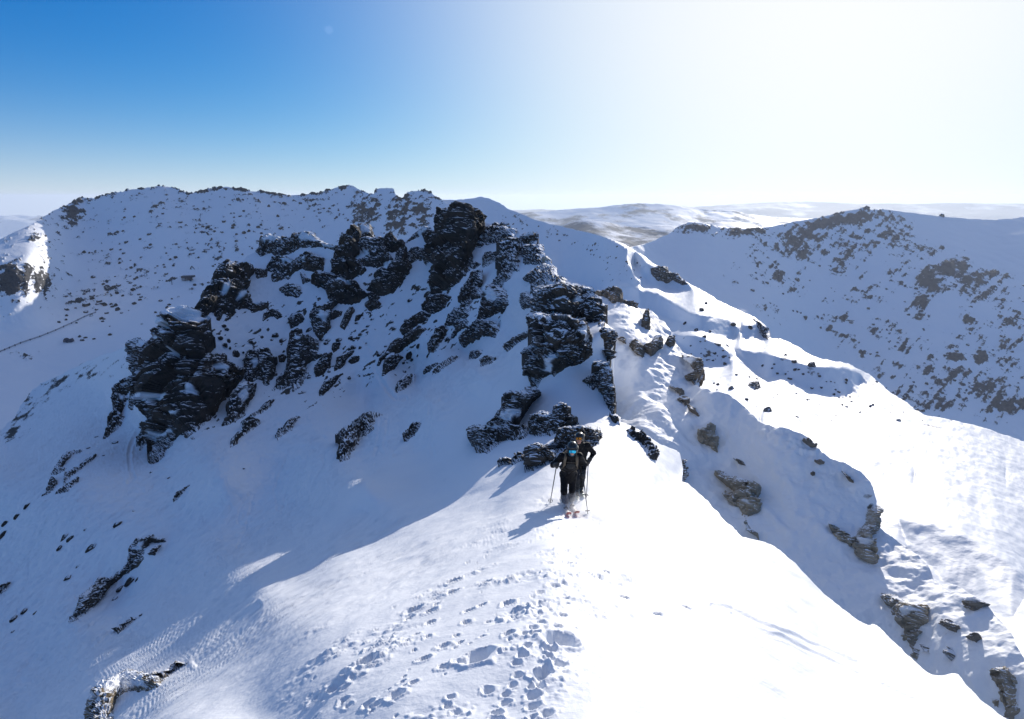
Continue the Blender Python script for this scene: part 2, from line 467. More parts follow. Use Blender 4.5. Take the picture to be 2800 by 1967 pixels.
BASIN = SlopeSurf(1100, 3300, 500, 2200, 5, basin_alpha, [(1900,1080,228),(2080,1150,200),(2300,1250,160),(2500,1300,151),(2750,1300,165),(3250,1450,160),(1500,800,470),(1200,800,520),(1700,900,350)],
 relief=((30.0, 1.0, 38), (8, .3, 39)))

LEFT = Surf([
 (-450,830,640),(-200,735,680),(0,655,735),(87,614,795),(139,580,865),(226,545,945),(300,525,950),(435,509,955),(520,530,945),(620,511,955),(740,525,960),(830,534,960),(960,508,955),(1030,516,905),(1080,516,885),(1160,522,865),(1227,563,840),(1300,600,830),
 (-200,800,600),(0,720,628),(60,670,702),(80,700,655),(160,650,815),(-100,760,605),(0,780,612),(60,800,622),(150,780,715),(-200,900,580),
 (250,600,890),(250,680,820),(250,740,775),(435,600,862),(435,700,792),(435,760,760),(435,850,690),(300,950,605),(100,1000,560),(0,900,600),(0,1100,470),(-450,1100,430),
 (700,600,875),(700,700,815),(700,800,760),(900,600,880),(900,700,800),(1000,600,850),(1100,600,815),(1100,700,760),(1200,640,790),(1200,800,700),(200,1200,420),(700,1000,600),(-450,960,540)],
 5e-4, relief=((110.0, 4.0, 43), (30.0, 2.0, 48), (9, .7, 49)))

RIGHT = Surf([
 (1650,700,1100),(1800,652,1300),(1883,608,1350),(2000,625,1400),(2130,618,1500),(2250,590,1600),(2370,569,1650),(2500,590,1750),(2650,595,1850),(2800,592,1900),(3250,555,2050),
 (1900,700,1240),(1950,760,1198),(2000,800,1170),(2050,870,1095),(2200,700,1450),(2370,650,1555),(2370,700,1490),(2370,800,1370),(2370,900,1270),(2370,1000,1190),(2700,1100,1110),(2593,722,1500),(2500,800,1375),(2720,700,1610),(2800,640,1765),(2650,640,1725),(2800,720,1585),(2800,900,1290),(2600,900,1260),(3250,900,1350),(2800,1250,1000),(3250,1300,1000),(2200,800,1330),(2200,900,1240),(2200,1000,1170),(1800,800,1150),(2000,950,1030),(2500,1200,1000)],
 5e-4, relief=((220.0, 9.0, 53), (60.0, 4.5, 58), (18, 1.6, 59)))
# ------------------------------------------------------------------ outlines
XF = lambda a, b, s: np.arange(a, b, s)
def axis(lo, hi, fine_lo, fine_hi, fine, coarse):
    return np.concatenate([np.arange(lo, fine_lo, coarse), np.arange(fine_lo, fine_hi, fine), np.arange(fine_hi, hi, coarse)])

crestA = pts('A', 80,1600,180,1440,260,1370,400,1310,540,1240,700,1180,820,1130,830,1102,870,1110,985,1132,960,1080,1000,1065,1030,1010,1060,960,1140,900,1195,922,1220,940,1270,830,1330,750,1340,690,1380,640,1430,612,1510,622,1550,580,1600,550,1640,490,1650,450,1700,450,1760,460,1830,450,1870,440,1900,420,1960,450,2000,490,2060,500,2120,522,2150,470,2200,410)
crestB = pts('B', 393,395,420,385,470,380,495,400,500,450,560,460,600,435,650,460,700,490,760,440,830,395,850,390,870,420,912,430,915,370,945,300,1000,280,1040,260,1090,275,1120,300,1180,330,1230,375,1270,385,1330,400,1350,405,1420,410,1440,450,1480,470,1525,490,1530,505,1560,520,1570,570,1600,590,1620,620,1645,650,1650,690,1740,740,1790,750,1830,780,1870,790,1890,830,1930,850,1965,890,1960,1000,2020,1040,2020,1130,2000,1170,1990,1280,2010,1380,2020,1480,2020,1550,2060,1600)
edge = pts('F', 1300,-10,1420,20,1500,70,1600,130,1690,170,1705,210,1715,300,1700,345) + pts('G', 140,325,240,405,380,560,470,645,600,655,700,740,850,880,1000,1020,1130,1125,1165,1090,1250,1180,1350,1270,1500,1400,1600,1345,1650,1400,1750,1520,1860,1613)
def chaikin(p, n=2):
    for _ in range(n):
        q = [p[0]]
        for a, b in zip(p[:-1], p[1:]):
            q += [(a[0] * .75 + b[0] * .25, a[1] * .75 + b[1] * .25), (a[0] * .25 + b[0] * .75, a[1] * .25 + b[1] * .75)]
        p = q + [p[-1]]
    return p
edge = chaikin(edge, 2)
massif_poly = [(-450, 1480)] + [(0, 1178)] + crestA + crestB + edge + [(3300, 2450), (3300, 2720), (-450, 2720)]
amps = []
for p in massif_poly:
    x, y = p
    if y > 2000 or x < 0: amps.append(0)
    elif x > 1650 and y > 1140: amps.append(2.6)
    elif x < 350: amps.append(3.5)
    else: amps.append(4.5)
massif_poly = rough_line(massif_poly, amps=amps, seed=1)

# directions on the left snow face
_a = MASSIF.at([900, 600], [1400, 1625]); E1 = (_a[1] - _a[0]) / np.linalg.norm(_a[1] - _a[0])
_n = MASSIF.normal([800], [1450])[0]; E2 = np.cross(_n, E1); E2 /= np.linalg.norm(E2)
def aniso(P, l1, l2, e1=E1, e2=E2, n=_n):
    return np.stack([P @ e1 / l1, P @ e2 / l2, P @ n / l2], -1)

trail = pts('K5', -100,640,300,500,450,350,700,150,850,0,1100,-130,1300,-190,1700,-60,1950,150,2000,330,1650,430,1560,640,1400,850,1000,900,700,1200,200,1200,-200,1000)
holes = pts('K5', 940,690,1450,570,1330,780,225,720,60,870,785,205,780,280,535,385,640,405,505,435,635,470,990,225,1120,340,1210,355,1410,245,1335,325,1330,470,1130,545,720,610,600,690,720,750,1370,1035,430,940,250,980,1440,720,880,390,1730,150,1850,310,860,470,1490,185,960,360,1290,550,300,1000,120,760,1000,880,2240,370,2060,425,1250,480)
hole_r = [44,46,40,48,36,30,27,34,26,24,22,24,26,24,24,20,24,26,26,26,24,28,34,24,26,22,20,22,20,20,20,22,24,20,24,22,20]
tracks = [  # line, width, depth (metres)
 (pts('G', 290,992,400,1020,600,1125,750,1175,870,1213,1000,1275,1200,1370,1440,1475,1560,1545,1700,1612), .035, .03),
 (pts('G', 400,1045,560,1130,700,1195,800,1240,950,1310,1200,1430,1400,1510,1480,1560), .03, .025),
 (pts('J4', 850,400,870,560,880,650,940,740,1010,840,1080,910,1180,915), .3, .16),
 (pts('J4', 760,330,830,420,850,560,900,700,980,830,1060,905), .28, .14),
 (pts('J2', 560,960,470,1090,410,1220,395,1330,410,1480,440,1550,390,1600), .3, .2),
 (pts('J2', 440,1290,520,1380,580,1440), .11, .05),
 (pts('E', 1555,190,1510,290,1480,370,1495,430,1500,480), .13, .07),(pts('E', 1620,200,1560,290,1550,380,1530,470,1520,500), .13, .07),
 (pts('E', 1660,190,1620,300,1610,400,1605,460), .12, .06),(pts('E', 1350,390,1290,500,1285,560,1330,570), .11, .05),(pts('E', 1370,400,1320,600,1280,690), .11, .05),
 (pts('E', 660,1060,560,1180,400,1340,330,1400), .14, .05),(pts('E', 160,740,150,840,100,1000,90,1040), .12, .05),
 (pts('E', 1390,1000,1200,1150,1060,1300), .12, .03),
 (pts('J4', 920,1120,900,1300,860,1500), .14, .05),(pts('J4', 1000,1110,990,1250,960,1420), .14, .05),(pts('J4', 1440,1000,1440,1200,1470,1500), .14, .05),
]

SMALLHOLES = []
while len(SMALLHOLES) < 85:
    _p = (random.uniform(800, 1800), random.uniform(1440, 1980))
    if sdist([_p[0]], [_p[1]], trail)[0] > -10:
        SMALLHOLES.append((_p, random.uniform(5, 13) * (.55 + .6 * (_p[1] - 1440) / 540)))
# climbing line: boot and pole marks leading down to the skiers
for _k in range(46):
    _u = _k / 45.; SMALLHOLES.append(((1545 - 150 * _u ** 1.5 + (24 + 20 * _u) * (1 if _k % 2 else -1) + random.uniform(-9, 9), 1420 + 560 * _u + random.uniform(-8, 8)), (7 + 14 * _u) * random.uniform(.7, 1.2)))
# the trench the two climbers have kicked, and the churned patch left of the front skis
kick = pts('F', 760,600,860,480,950,420,1060,430,1180,470,1260,540,1120,560,1000,560,900,590)

def massif_displace(px, py, P, N):
    t = np.linalg.norm(P, axis=1)
    left = sstep(1500, 1050, px + (py - 1400) * -.55) * sstep(900, 1250, py)
    near = sstep(75, 20, t)
    d = .05 * fbm(P / 1.7, 4, 101)
    # wind-cut ripples on the left face
    rip = .4 + 1.4 * fbm(aniso(P, 2.2, .30), 4, 103, .62)
    close = sstep(7, 14, t)
    left = left * (.25 + .75 * close)
    big = .35 + .65 * sstep(-.25, .3, fbm(aniso(P, 7., 2.5), 3, 104))
    d += (left * big * (.026 * near + .016)) * (rip - .4)
    d += left * .05 * big * fbm(aniso(P, 4.5, .9), 3, 105, .55)
    rip2 = fbm(aniso(P, .9, .15), 2, 107, .6)
    d += left * near * .016 * rip2
    d += .06 * sstep(30, 80, t) * fbm(aniso(P, 2.8, .8), 3, 111)
    # long drifts rolling over the ridge line
    d += .05 * sstep(40, 12, t) * fbm(aniso(P, 3.2, .55), 2, 113) * (1 - left * .6)
    # trampled snow
    s = sdist(px, py, trail) ; tm = sstep(-90, 70, s + 60 * fbm(P / 1.1, 2, 117))
    k = sdist(px, py, kick); tm = np.maximum(tm, 1.0 * sstep(-25, 20, k))
    sc = np.where(k > -25, 1.25, 1.0)
    lump = fbm(P / .30, 3, 121, .6)
    patchy = sstep(-.12, .35, fbm(P / .9, 2, 119))
    crumb = np.maximum(0, fbm(P / .085, 2, 127, .6) - .12) * sstep(14, 6, t) + np.maximum(0, fbm(P / .15, 2, 128, .6) - .1)
    d += tm * patchy * (.05 * lump + .075 * crumb) * sc
    # footprints and post holes
    for (hx, hy), r in list(zip(holes, [q * (1 if k_ < 2 else .72) for k_, q in enumerate(hole_r)])) + SMALLHOLES:
        sel = (np.abs(px - hx) < r * 2.6) & (np.abs(py - hy) < r * 2.6)
        if not sel.any(): continue
        c = MASSIF.at([hx], [hy])[0]
        rm = r * np.linalg.norm(c) / F
        wob = 1 + .55 * fbm(P[sel] / (rm * 1.1), 3, int(hx), .6)
        q = np.linalg.norm(P[sel] - c, axis=1) / rm * wob
        d[sel] += -rm * .65 * sstep(1.05, .4, q) + rm * .16 * np.exp(-((q - 1.25) / .25) ** 2)
    # ski tracks
    for line, w, dep in tracks:
        L = np.array(line); sel = (px > L[:, 0].min() - 60) & (px < L[:, 0].max() + 60) & (py > L[:, 1].min() - 60) & (py < L[:, 1].max() + 60)
        if not sel.any(): continue
        q = ldist(px[sel] + 5 * fbm(P[sel] / 1.0, 3, 131), py[sel], line) * t[sel] / F / w
        dep = dep * .8; d[sel] += -dep * sstep(1.0, .35, q) + dep * .3 * np.exp(-((q - 1.3) / .35) ** 2)
    # thin scuffs criss-crossing the bowl
    bowl = sstep(1180, 1050, py + (px - 900) * .1) * sstep(250, 450, px)
    scuff = np.abs(perlin(np.stack([P[:, 0] / 2.2, P[:, 1] / 7., P[:, 2] / 4.], -1), 137))
    d += -.09 * sstep(.07, 0, scuff) * sstep(38, 50, t) * sstep(-.2, .2, fbm(P / 9., 2, 139))
    scuff2 = np.abs(fbm(np.stack([P[:, 0] / 1.6 + P[:, 1] / 6., P[:, 1] / 3., P[:, 2] / 3.], -1), 2, 143))
    d += -.05 * sstep(.06, 0, scuff2) * sstep(25, 40, t) * sstep(-.1, .2, fbm(P / 6., 2, 145))
    d += .15 * sstep(22, 50, t) * fbm(P / 1.3, 4, 147, .6) + .12 * sstep(28, 50, t) * fbm(aniso(P, 3.5, .7), 3, 149, .6)
    return d

def massif_attrs(px, py, P, N):
    """flecks of bare ground on the far left spur, grit beside the outcrops"""
    spur = np.array(sdist(px, py, pts('K4', -60,820,350,340,540,180,1000,0,1700,-160,1700,60,1300,300,900,520,500,780,120,1000,-60,1100)))
    dens = sstep(-40, 50, spur) * (.75 * sstep(-10, 60, -np.abs(sdist(px, py, massif_poly_c)) + 60) + .35)
    st = fbm(np.stack([(px * .78 - py * .62) / 16., (px * .62 + py * .78) / 55., px * 0], -1)[:, [0, 1, 2]], 4, 141, .6)
    st = fbm(np.stack([(px * .62 + py * .78) / 13., (px * .78 - py * .62) / 46., px * 0], -1), 4, 141, .6)
    rock = np.clip(dens * .55 + st * .75 * sstep(0, .3, dens), 0, 1) * sstep(0, .2, dens)
    # sparse flecks on the shaded face
    face = sstep(0, 80, sdist(px, py, [(300, 1000), (700, 760), (1200, 640), (1450, 700), (1350, 950), (900, 1150), (500, 1240), (330, 1150)]))
    st2 = fbm(np.stack([(px * .55 + py * .83) / 9., (px * .83 - py * .55) / 26., px * 0 + 7], -1), 4, 151, .6)
    clump = sstep(-.08, .25, fbm(np.stack([px / 55., py / 55., px * 0 + 3], -1), 2, 157))
    rock = np.maximum(rock, face * clump * np.clip(st2 * 3.4 + .06, 0, .95))
    return {'rock': rock, 'warm': np.zeros(len(px))}

massif_poly_c = np.array(crestA[:8] + [(400, 1400), (0, 1600)])
massif = grid_surface('snow_ridge_terrain', MASSIF, massif_poly, axis(-450, 3300, -30, 2830, STEP, 14), axis(540, 2720, 555, 1985, STEP, 14), M_SNOW,
    displace=massif_displace, attrs=massif_attrs, skirt_len=.5,
    label='sunlit snow ridge falling to a shaded face on the left', cat='snow slope')

# ------------------------------------------------------------------ right flank below the ridge
flank_top = [(1639,815),(1683,833),(1741,849),(1770,851),(1793,870),(1822,896),(1838,925),(1848,949),(1872,972),(1911,990),(1924,1014),(1906,1058),(1924,1069),(1976,1087),(2018,1103),(2057,1134),(2081,1164),(2140,1179),(2179,1192),(2208,1207),(2242,1241),(2283,1268),(2349,1294),(2372,1312),(2388,1349),(2396,1385),(2385,1427),(2400,1448),(2433,1474),(2474,1500),(2519,1535),(2550,1565),(2560,1601),(2611,1611),(2661,1636),(2697,1662),(2727,1692),(2768,1733),(2793,1793),(2860,1880),(3300,2280)]
flank_poly = rough_line([(1560, 800)] + chaikin(flank_top, 1) + [(3300, 2700), (2600, 2050), (2200, 1720), (1850, 1450), (1600, 1150)], amp=2.2, seed=5)
debris = pts('K2', 950,80,1300,110,1480,190,1700,350,1600,470,1350,360,1150,240,1000,170)
def flank_displace(px, py, P, N):
    d = .18 * fbm(P / 2.6, 4, 201) + .08 * fbm(P / .7, 3, 203) + .30 * fbm(P / 4.5, 3, 202, .5, True) + .10 * fbm(P / 1.2, 3, 204, .55, True)
    s = sstep(-15, 30, sdist(px, py, debris))
    d += s * .5 * (fbm(P / 1.1, 3, 207, .6, True) - .4)
    for line, w, dep in ((pts('K1', 590,970,560,1100,520,1200,540,1330,650,1430,770,1480), .5, -.22), (pts('K1', 860,1330,930,1370,1000,1460,1100,1560), .5, -.2),
                         (pts('K2', 1100,960,1230,1080,1400,1250), .25, -.15), (pts('K2', 1690,1200,1800,1310,1900,1390), .3, -.15), (pts('K2', 100,90,220,180), .3, -.2)):
        q = ldist(px, py, line) * np.linalg.norm(P, axis=1) / F / w
        d += -dep * np.exp(-q * q)
    return d
def flank_attrs(px, py, P, N):
    r = np.zeros(len(px))
    c = sdist(px, py, pts('K3', 1190,240,1260,240,1280,480,1500,900,1460,1080,1380,1060,1240,1000,1100,820,1210,600))
    r = np.maximum(r, sstep(-12, 10, c) * np.clip(.2 + .8 * fbm(P / 1.1, 3, 211), 0, .7))
    c = sdist(px, py, pts('K2', 1930,720,2000,700,2240,780,2270,900,2100,1150,2060,1180,2200,850,2000,810))
    r = np.maximum(r, sstep(-12, 10, c) * np.clip(.22 + .8 * fbm(P / 1.0, 3, 213), 0, .7))
    c = sdist(px, py, pts('K3', 1720,620,1830,680,1980,800,2050,1020,1990,1100,1950,900,1850,760))
    r = np.maximum(r, sstep(-12, 10, c) * np.clip(.2 + .8 * fbm(P / 1.0, 3, 215), 0, .7))
    return {'rock': r, 'warm': np.zeros(len(px))}
flank = grid_surface('snow_flank_terrain', FLANK, flank_poly, axis(1540, 3300, 1560, 2830, STEP, 14), axis(760, 2700, 790, 1990, STEP, 14), M_FLANK,
    displace=flank_displace, attrs=flank_attrs, skirt_len=.8, label='shaded snow flank dropping right from the ridge to a rocky rib', cat='snow slope')

# ------------------------------------------------------------------ basin and hazy ridge
basin_top = [(1150,565),(1200,545),(1231,548),(1279,544),(1310,539),(1327,541),(1375,559),(1388,572),(1427,585),(1453,598),(1484,607),(1532,618),(1558,626),(1619,637),(1671,655),(1706,668),(1736,685),(1758,698),(1800,729),(1822,733),(1826,746),(1848,752),(1878,772),(1926,798),(1974,827),(2018,846),(2057,864),(2079,879),(2100,899),(2101,924),(2148,931),(2192,955),(2236,979),(2292,990),(2323,997),(2362,1016),(2384,1029),(2410,1051),(2427,1071),(2471,1095),(2514,1129),(2562,1142),(2606,1150),(2660,1162),(2800,1206),(3300,1350)]
basin_poly = rough_line(chaikin(basin_top, 1) + [(3300, 2200), (2300, 1900), (1500, 1200), (1150, 900)], amp=2.2, seed=9)
def blob(px, py, x, y, rx, ry, ang=0):
    c, s = math.cos(R(ang)), math.sin(R(ang))
    u = (px - x) * c + (py - y) * s; v = -(px - x) * s + (py - y) * c
    return np.exp(-((u / rx) ** 2 + (v / ry) ** 2))
def basin_attrs(px, py, P, N):
    q = np.stack([P[:, 0] / 9., P[:, 1] / 9., P[:, 2] / 5.], -1)
    n = fbm(q, 4, 301, .65)
    n2 = fbm(q * 2.4, 3, 307, .6)
    dens = np.zeros(len(px))
    for b in ((1520,640,60,25,15),(1620,680,70,30,25),(1680,740,40,60,0),(1400,590,60,25,20),(1780,705,60,30,30),(1840,735,55,18,40),(1930,965,75,30,15),(1960,940,60,14,10),(2130,985,90,22,18),(2200,1005,80,18,20),(2220,1100,60,18,5),(2330,1120,90,14,8),(2500,1155,110,12,12),(2090,915,20,25,60),(1990,850,60,14,20),(2150,930,50,8,5),(2380,1045,40,14,40),(2460,1125,60,12,20),(2660,1500,50,40,45)):
        dens = np.maximum(dens, blob(px, py, *b))
    r = np.clip(dens * .30 + n * .75 * sstep(.05, .5, dens), 0, 1)
    r = np.maximum(r, np.clip((n2 - .45) * 1.6, 0, .6) * sstep(1000, 800, py) * .8)
    return {'rock': r, 'warm': sstep(.1, .5, dens) * .25}
def basin_displace(px, py, P, N):
    w_ = np.stack([P[:, 0] * .8 - P[:, 1] * .6, (P[:, 0] * .6 + P[:, 1] * .8) * .22, P[:, 2]], -1)
    return .5 * fbm(P / 14., 4, 311) + .18 * fbm(P / 4., 3, 313) + .35 * fbm(w_ / 3.2, 3, 317, .55)
basin = grid_surface('snow_basin_terrain', BASIN, basin_poly, axis(1140, 3300, 1150, 2830, STEP, 14), axis(520, 2200, 530, 1800, STEP, 14), M_BASIN,
    displace=basin_displace, attrs=basin_attrs, skirt_len=.8, label='rolling sunlit snow basin with scattered stones right of the ridge', cat='snow slope')

# ------------------------------------------------------------------ left mountain
left_top = [(-450,840),(-200,738)] + pts('A', 0,470,200,375,320,300,400,265,480,225,520,210,590,215,700,185,830,155,900,150,1000,135,1060,140,1120,160,1190,185,1290,160,1400,145,1430,140,1500,155,1600,170,1700,180,1830,195,1900,190,2000,180,2100,150,2200,135) + pts('B', 370,132,410,150,470,180,500,190,515,185,540,150,600,148,635,155,650,200,690,215,720,180,740,170,830,165,870,180,910,210,960,240,980,260,1000,300,1200,420)
left_poly = rough_line(left_top + [(1350, 1000), (300, 1330), (-450, 1330)], amp=2.4, seed=13)
LEFT_CREST = left_top[2:]
def left_attrs(px, py, P, N):
    q = np.stack([P[:, 0] / 12., P[:, 1] / 12., P[:, 2] / 8.], -1)
    n = fbm(q, 5, 401, .68)
    dens = np.full(len(px), .20)
    for x, y, rx, ry, a, v in ((200,580,45,40,-40,.85),(1000,580,60,75,20,.62),(1090,590,50,80,10,.70),(1150,580,50,60,0,.66),(960,640,40,50,0,.5),(30,765,60,55,0,.95),(110,770,45,40,30,.8),(100,650,40,16,-20,.5),
            (700,545,150,22,5,.42),(860,555,90,22,-5,.42),(370,530,90,22,0,.36),(520,560,80,45,40,.36),(560,640,60,60,0,.34),(430,570,40,30,0,.42),(700,600,160,60,0,.30),(290,700,80,30,20,.34),(300,790,90,30,0,.42),(220,820,60,30,0,.48),(600,690,80,40,0,.36),(350,640,60,40,0,.3),(80,970,60,14,0,.4),(60,860,40,10,0,.4),(890,580,60,50,0,.34)):
        dens = np.maximum(dens, v * blob(px, py, x, y, rx, ry, a))
    cl = ldist(px, py, LEFT_CREST)
    dens = np.maximum(dens, (.52 * sstep(14, 2, cl) + .12 * sstep(40, 10, cl)) * sstep(60, 160, px) * (.55 + .8 * np.clip(fbm(np.stack([px / 40., py * 0, py * 0], -1), 3, 421) + .3, 0, 1)))
    floor = sstep(800, 860, py + (px - 400) * .12)
    dens = dens * (1 - .9 * floor * (blob(px, py, 80, 970, 70, 16) < .3))
    r = np.clip(dens + n * 1.15 - .03, 0, 1) * sstep(.02, .12, dens)
    return {'rock': r, 'warm': np.zeros(len(px))}
def left_displace(px, py, P, N):
    r = left_attrs(px, py, P, N)['rock']
    return sstep(.42, .65, r) * (2.2 + 3.0 * fbm(P / 6., 3, 413, .6)) + .6 * fbm(P / 22., 4, 411)
left_mtn = grid_surface('left_mountain_terrain', LEFT, left_poly, axis(-450, 1350, -20, 1340, STEP, 14), axis(480, 1330, 490, 1250, STEP, 14), M_LEFT,
    displace=left_displace, attrs=left_attrs, skirt_len=.8, label='shaded snow mountain with rocky crest across the valley on the left', cat='mountain')

# ------------------------------------------------------------------ right mountain
right_top = [(1650,690),(1760,668)] + pts('C', 0,465,60,440,120,395,190,362,260,368,350,385,450,400,560,405,650,400,760,380,900,350,1030,330,1120,305,1250,280,1300,272,1315,268,1330,285,1430,282,1500,292,1600,305,1700,320,1760,326,1765,318,1795,320,1800,330,1950,340,2100,348,2200,340,2296,330) + [(3300, 550)]
right_poly = rough_line(right_top + [(3300, 1450), (2500, 1400), (1650, 900)], amp=1.6, seed=17)
def right_attrs(px, py, P, N):
    dirx = np.stack([(px * .75 + py * .66) / 15., (px * .66 - py * .75) / 60., px * 0 + 2], -1)
    q = np.stack([P[:, 0] / 30., P[:, 1] / 30., P[:, 2] / 16.], -1)
    n = .55 * fbm(dirx, 4, 501, .65) + .6 * fbm(q, 5, 503, .68)
    dens = np.full(len(px), .10)
    for x, y, rx, ry, a, v in ((1890,625,70,14,5,.6),(2050,635,120,16,0,.6),(2250,615,150,22,-12,.68),(2350,600,90,30,-5,.62),(2200,660,160,40,-15,.5),(2330,670,120,50,-20,.48),(2420,600,50,14,20,.5),(2450,640,80,50,40,.5),(2520,680,70,14,25,.5),(2300,720,60,40,-50,.42),(2200,690,60,40,-60,.42),
            (2540,770,40,45,-40,.75),(2600,740,60,30,-30,.72),(2520,830,25,45,10,.65),(2650,770,70,30,10,.6),(2720,750,60,14,10,.55),(2130,755,25,20,0,.62),(2080,765,18,20,0,.5),(2170,790,70,18,15,.36),(2100,860,50,30,15,.36),(2290,870,55,14,0,.6),(2280,905,35,18,30,.5),(2430,910,60,30,10,.5),(2380,815,30,8,-10,.6),
            (2660,870,60,40,50,.45),(2760,870,40,30,0,.5),(2610,975,40,18,0,.6),(2680,985,22,14,0,.85),(2400,1000,40,30,0,.4),(2480,1060,40,30,0,.5),(2650,1040,120,14,0,.5),(2550,1100,130,50,0,.5),(2750,1110,80,40,0,.62),(2700,930,100,30,0,.35),(2340,950,60,30,20,.36),(2480,850,60,10,10,.4),(2600,1000,220,90,25,.34),(2750,950,90,120,0,.36),(2450,760,200,60,-20,.33),(2150,720,200,60,-10,.30),(2680,1060,160,60,10,.5),(2500,1020,120,40,10,.4),(2700,800,120,40,10,.45)):
        dens = np.maximum(dens, 1.12 * v * blob(px, py, x, y, rx * 1.15, ry * 1.15, a))
    r = np.clip(dens + n * 1.25, 0, 1) * sstep(.05, .2, dens)
    return {'rock': r, 'warm': .35 * sstep(640, 600, py)}
def right_displace(px, py, P, N):
    r = right_attrs(px, py, P, N)['rock']
    return sstep(.4, .65, r) * (3.0 + 5.0 * fbm(P / 9., 3, 513, .6)) + 1.2 * fbm(P / 40., 4, 511)
right_mtn = grid_surface('right_mountain_terrain', RIGHT, right_poly, axis(1640, 3300, 1650, 2830, STEP, 14), axis(520, 1450, 540, 1200, STEP, 14), M_RIGHT,
    displace=right_displace, attrs=right_attrs, skirt_len=.8, label='broad hazy mountain with rock streaked shaded snow face on the right', cat='mountain')

# ------------------------------------------------------------------ far country
def far_layer(name, top, base_y, t_top, t_base, mat, label, cat, lam, dens, amp=1.2, step=4, disp=10., seed=0, warm=0.):
    xs0 = [p[0] for p in top]
    ctrl = [(x, y, t_top) for x, y in top[::2]] + [(x, base_y, t_base) for x in np.linspace(min(xs0), max(xs0), 5)]
    ctrl += [(x, (y + base_y) / 2, (t_top * .55 + t_base * .45)) for x, y in top[::3]]
    sf = Surf(ctrl, 1e-3, relief=((lam, lam * .05, 600 + seed), (lam / 3.3, lam * .022, 620 + seed)))
    poly = rough_line(list(top) + [(max(xs0), base_y), (min(xs0), base_y)], amp=amp, seed=21 + seed)
    def at(px, py, P, N):
        n = fbm(np.stack([P[:, 0], P[:, 1], P[:, 2] * 2], -1) / (lam * .35), 5, 640 + seed, .65)
        return {'rock': np.clip(dens + n * .8, 0, 1), 'warm': np.full(len(px), warm)}
    def dp(px, py, P, N): return disp * fbm(P / (lam * .4), 4, 660 + seed)
    return grid_surface(name, sf, poly, np.arange(min(xs0) - step, max(xs0) + step, step), np.arange(min(p[1] for p in top) - 12, base_y + step, step / 2), mat,
        displace=dp, attrs=at, skirt_len=.4, drop=.2, label=label, cat=cat)

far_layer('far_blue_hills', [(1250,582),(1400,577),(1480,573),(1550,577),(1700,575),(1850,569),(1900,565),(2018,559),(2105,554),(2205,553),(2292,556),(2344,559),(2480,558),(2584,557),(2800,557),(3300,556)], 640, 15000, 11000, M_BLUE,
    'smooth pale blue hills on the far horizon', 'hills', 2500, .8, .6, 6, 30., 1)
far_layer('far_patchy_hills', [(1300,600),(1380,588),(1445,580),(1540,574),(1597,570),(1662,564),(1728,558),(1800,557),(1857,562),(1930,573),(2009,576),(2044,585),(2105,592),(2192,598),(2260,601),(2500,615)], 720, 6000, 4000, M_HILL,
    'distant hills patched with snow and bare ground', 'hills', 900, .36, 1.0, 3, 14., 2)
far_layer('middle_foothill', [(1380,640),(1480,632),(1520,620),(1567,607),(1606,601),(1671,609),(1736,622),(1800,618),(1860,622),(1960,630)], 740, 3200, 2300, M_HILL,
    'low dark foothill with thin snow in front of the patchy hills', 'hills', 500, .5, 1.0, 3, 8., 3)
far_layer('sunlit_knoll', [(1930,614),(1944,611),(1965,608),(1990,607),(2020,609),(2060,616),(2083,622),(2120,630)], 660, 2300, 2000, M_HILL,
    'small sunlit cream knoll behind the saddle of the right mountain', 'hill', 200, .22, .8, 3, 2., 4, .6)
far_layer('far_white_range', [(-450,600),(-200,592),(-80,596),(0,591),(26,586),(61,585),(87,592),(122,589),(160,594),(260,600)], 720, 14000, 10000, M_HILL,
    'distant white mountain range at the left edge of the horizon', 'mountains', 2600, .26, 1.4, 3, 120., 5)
# plain under it all
g = 24500.0
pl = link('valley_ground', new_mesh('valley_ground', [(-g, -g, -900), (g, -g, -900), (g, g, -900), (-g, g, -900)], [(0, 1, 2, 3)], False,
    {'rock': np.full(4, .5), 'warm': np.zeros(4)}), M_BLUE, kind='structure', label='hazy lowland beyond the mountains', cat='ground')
class Standing:
    """a rock face that rises from where its foot meets the snow, steeper than the slope behind it"""
    def __init__(self, surf, poly, s, lean=.25):
        self.surf, self.s = surf, s
        p = np.asarray(poly, float)
        n = len(p); xs = np.arange(p[:, 0].min() - 12, p[:, 0].max() + 13, 2.0); yb = np.full(len(xs), -1e9)
        for k in range(n):
            (x1, y1), (x2, y2) = p[k], p[(k + 1) % n]
            m = (xs >= min(x1, x2)) & (xs <= max(x1, x2))
            if abs(x2 - x1) > 1e-6: yb[m] = np.maximum(yb[m], (y1 + (xs[m] - x1) / (x2 - x1) * (y2 - y1)))
        ok = yb > 0; yb = np.interp(xs, xs[ok], yb[ok])
        w = max(3, int(.22 * len(xs)) | 1); pad = w // 2
        self.xs = xs; self.yb = np.convolve(np.pad(yb, pad, 'edge'), np.ones(w) / w, 'valid')
        self.tb = surf.logt(xs, self.yb).astype(float)
        self.tb = np.convolve(np.pad(self.tb, pad, 'edge'), np.ones(w) / w, 'valid')
        self.lean = lean
    def logt(self, px, py):
        px = np.ravel(px); py = np.ravel(py)
        a = self.surf.logt(px, py)
        b = np.interp(px, self.xs, self.tb) + np.log1p(np.maximum(-.05, self.lean * (np.interp(px, self.xs, self.yb) - py) / F))
        return a + (np.minimum(b, a) - a) * self.s
    def at(self, px, py):
        l0 = self.surf.logt(px, py); l1 = self.logt(px, py)
        return self.surf.at(px, py) * np.exp(l1 - l0)[:, None]
    normal = Surf.normal

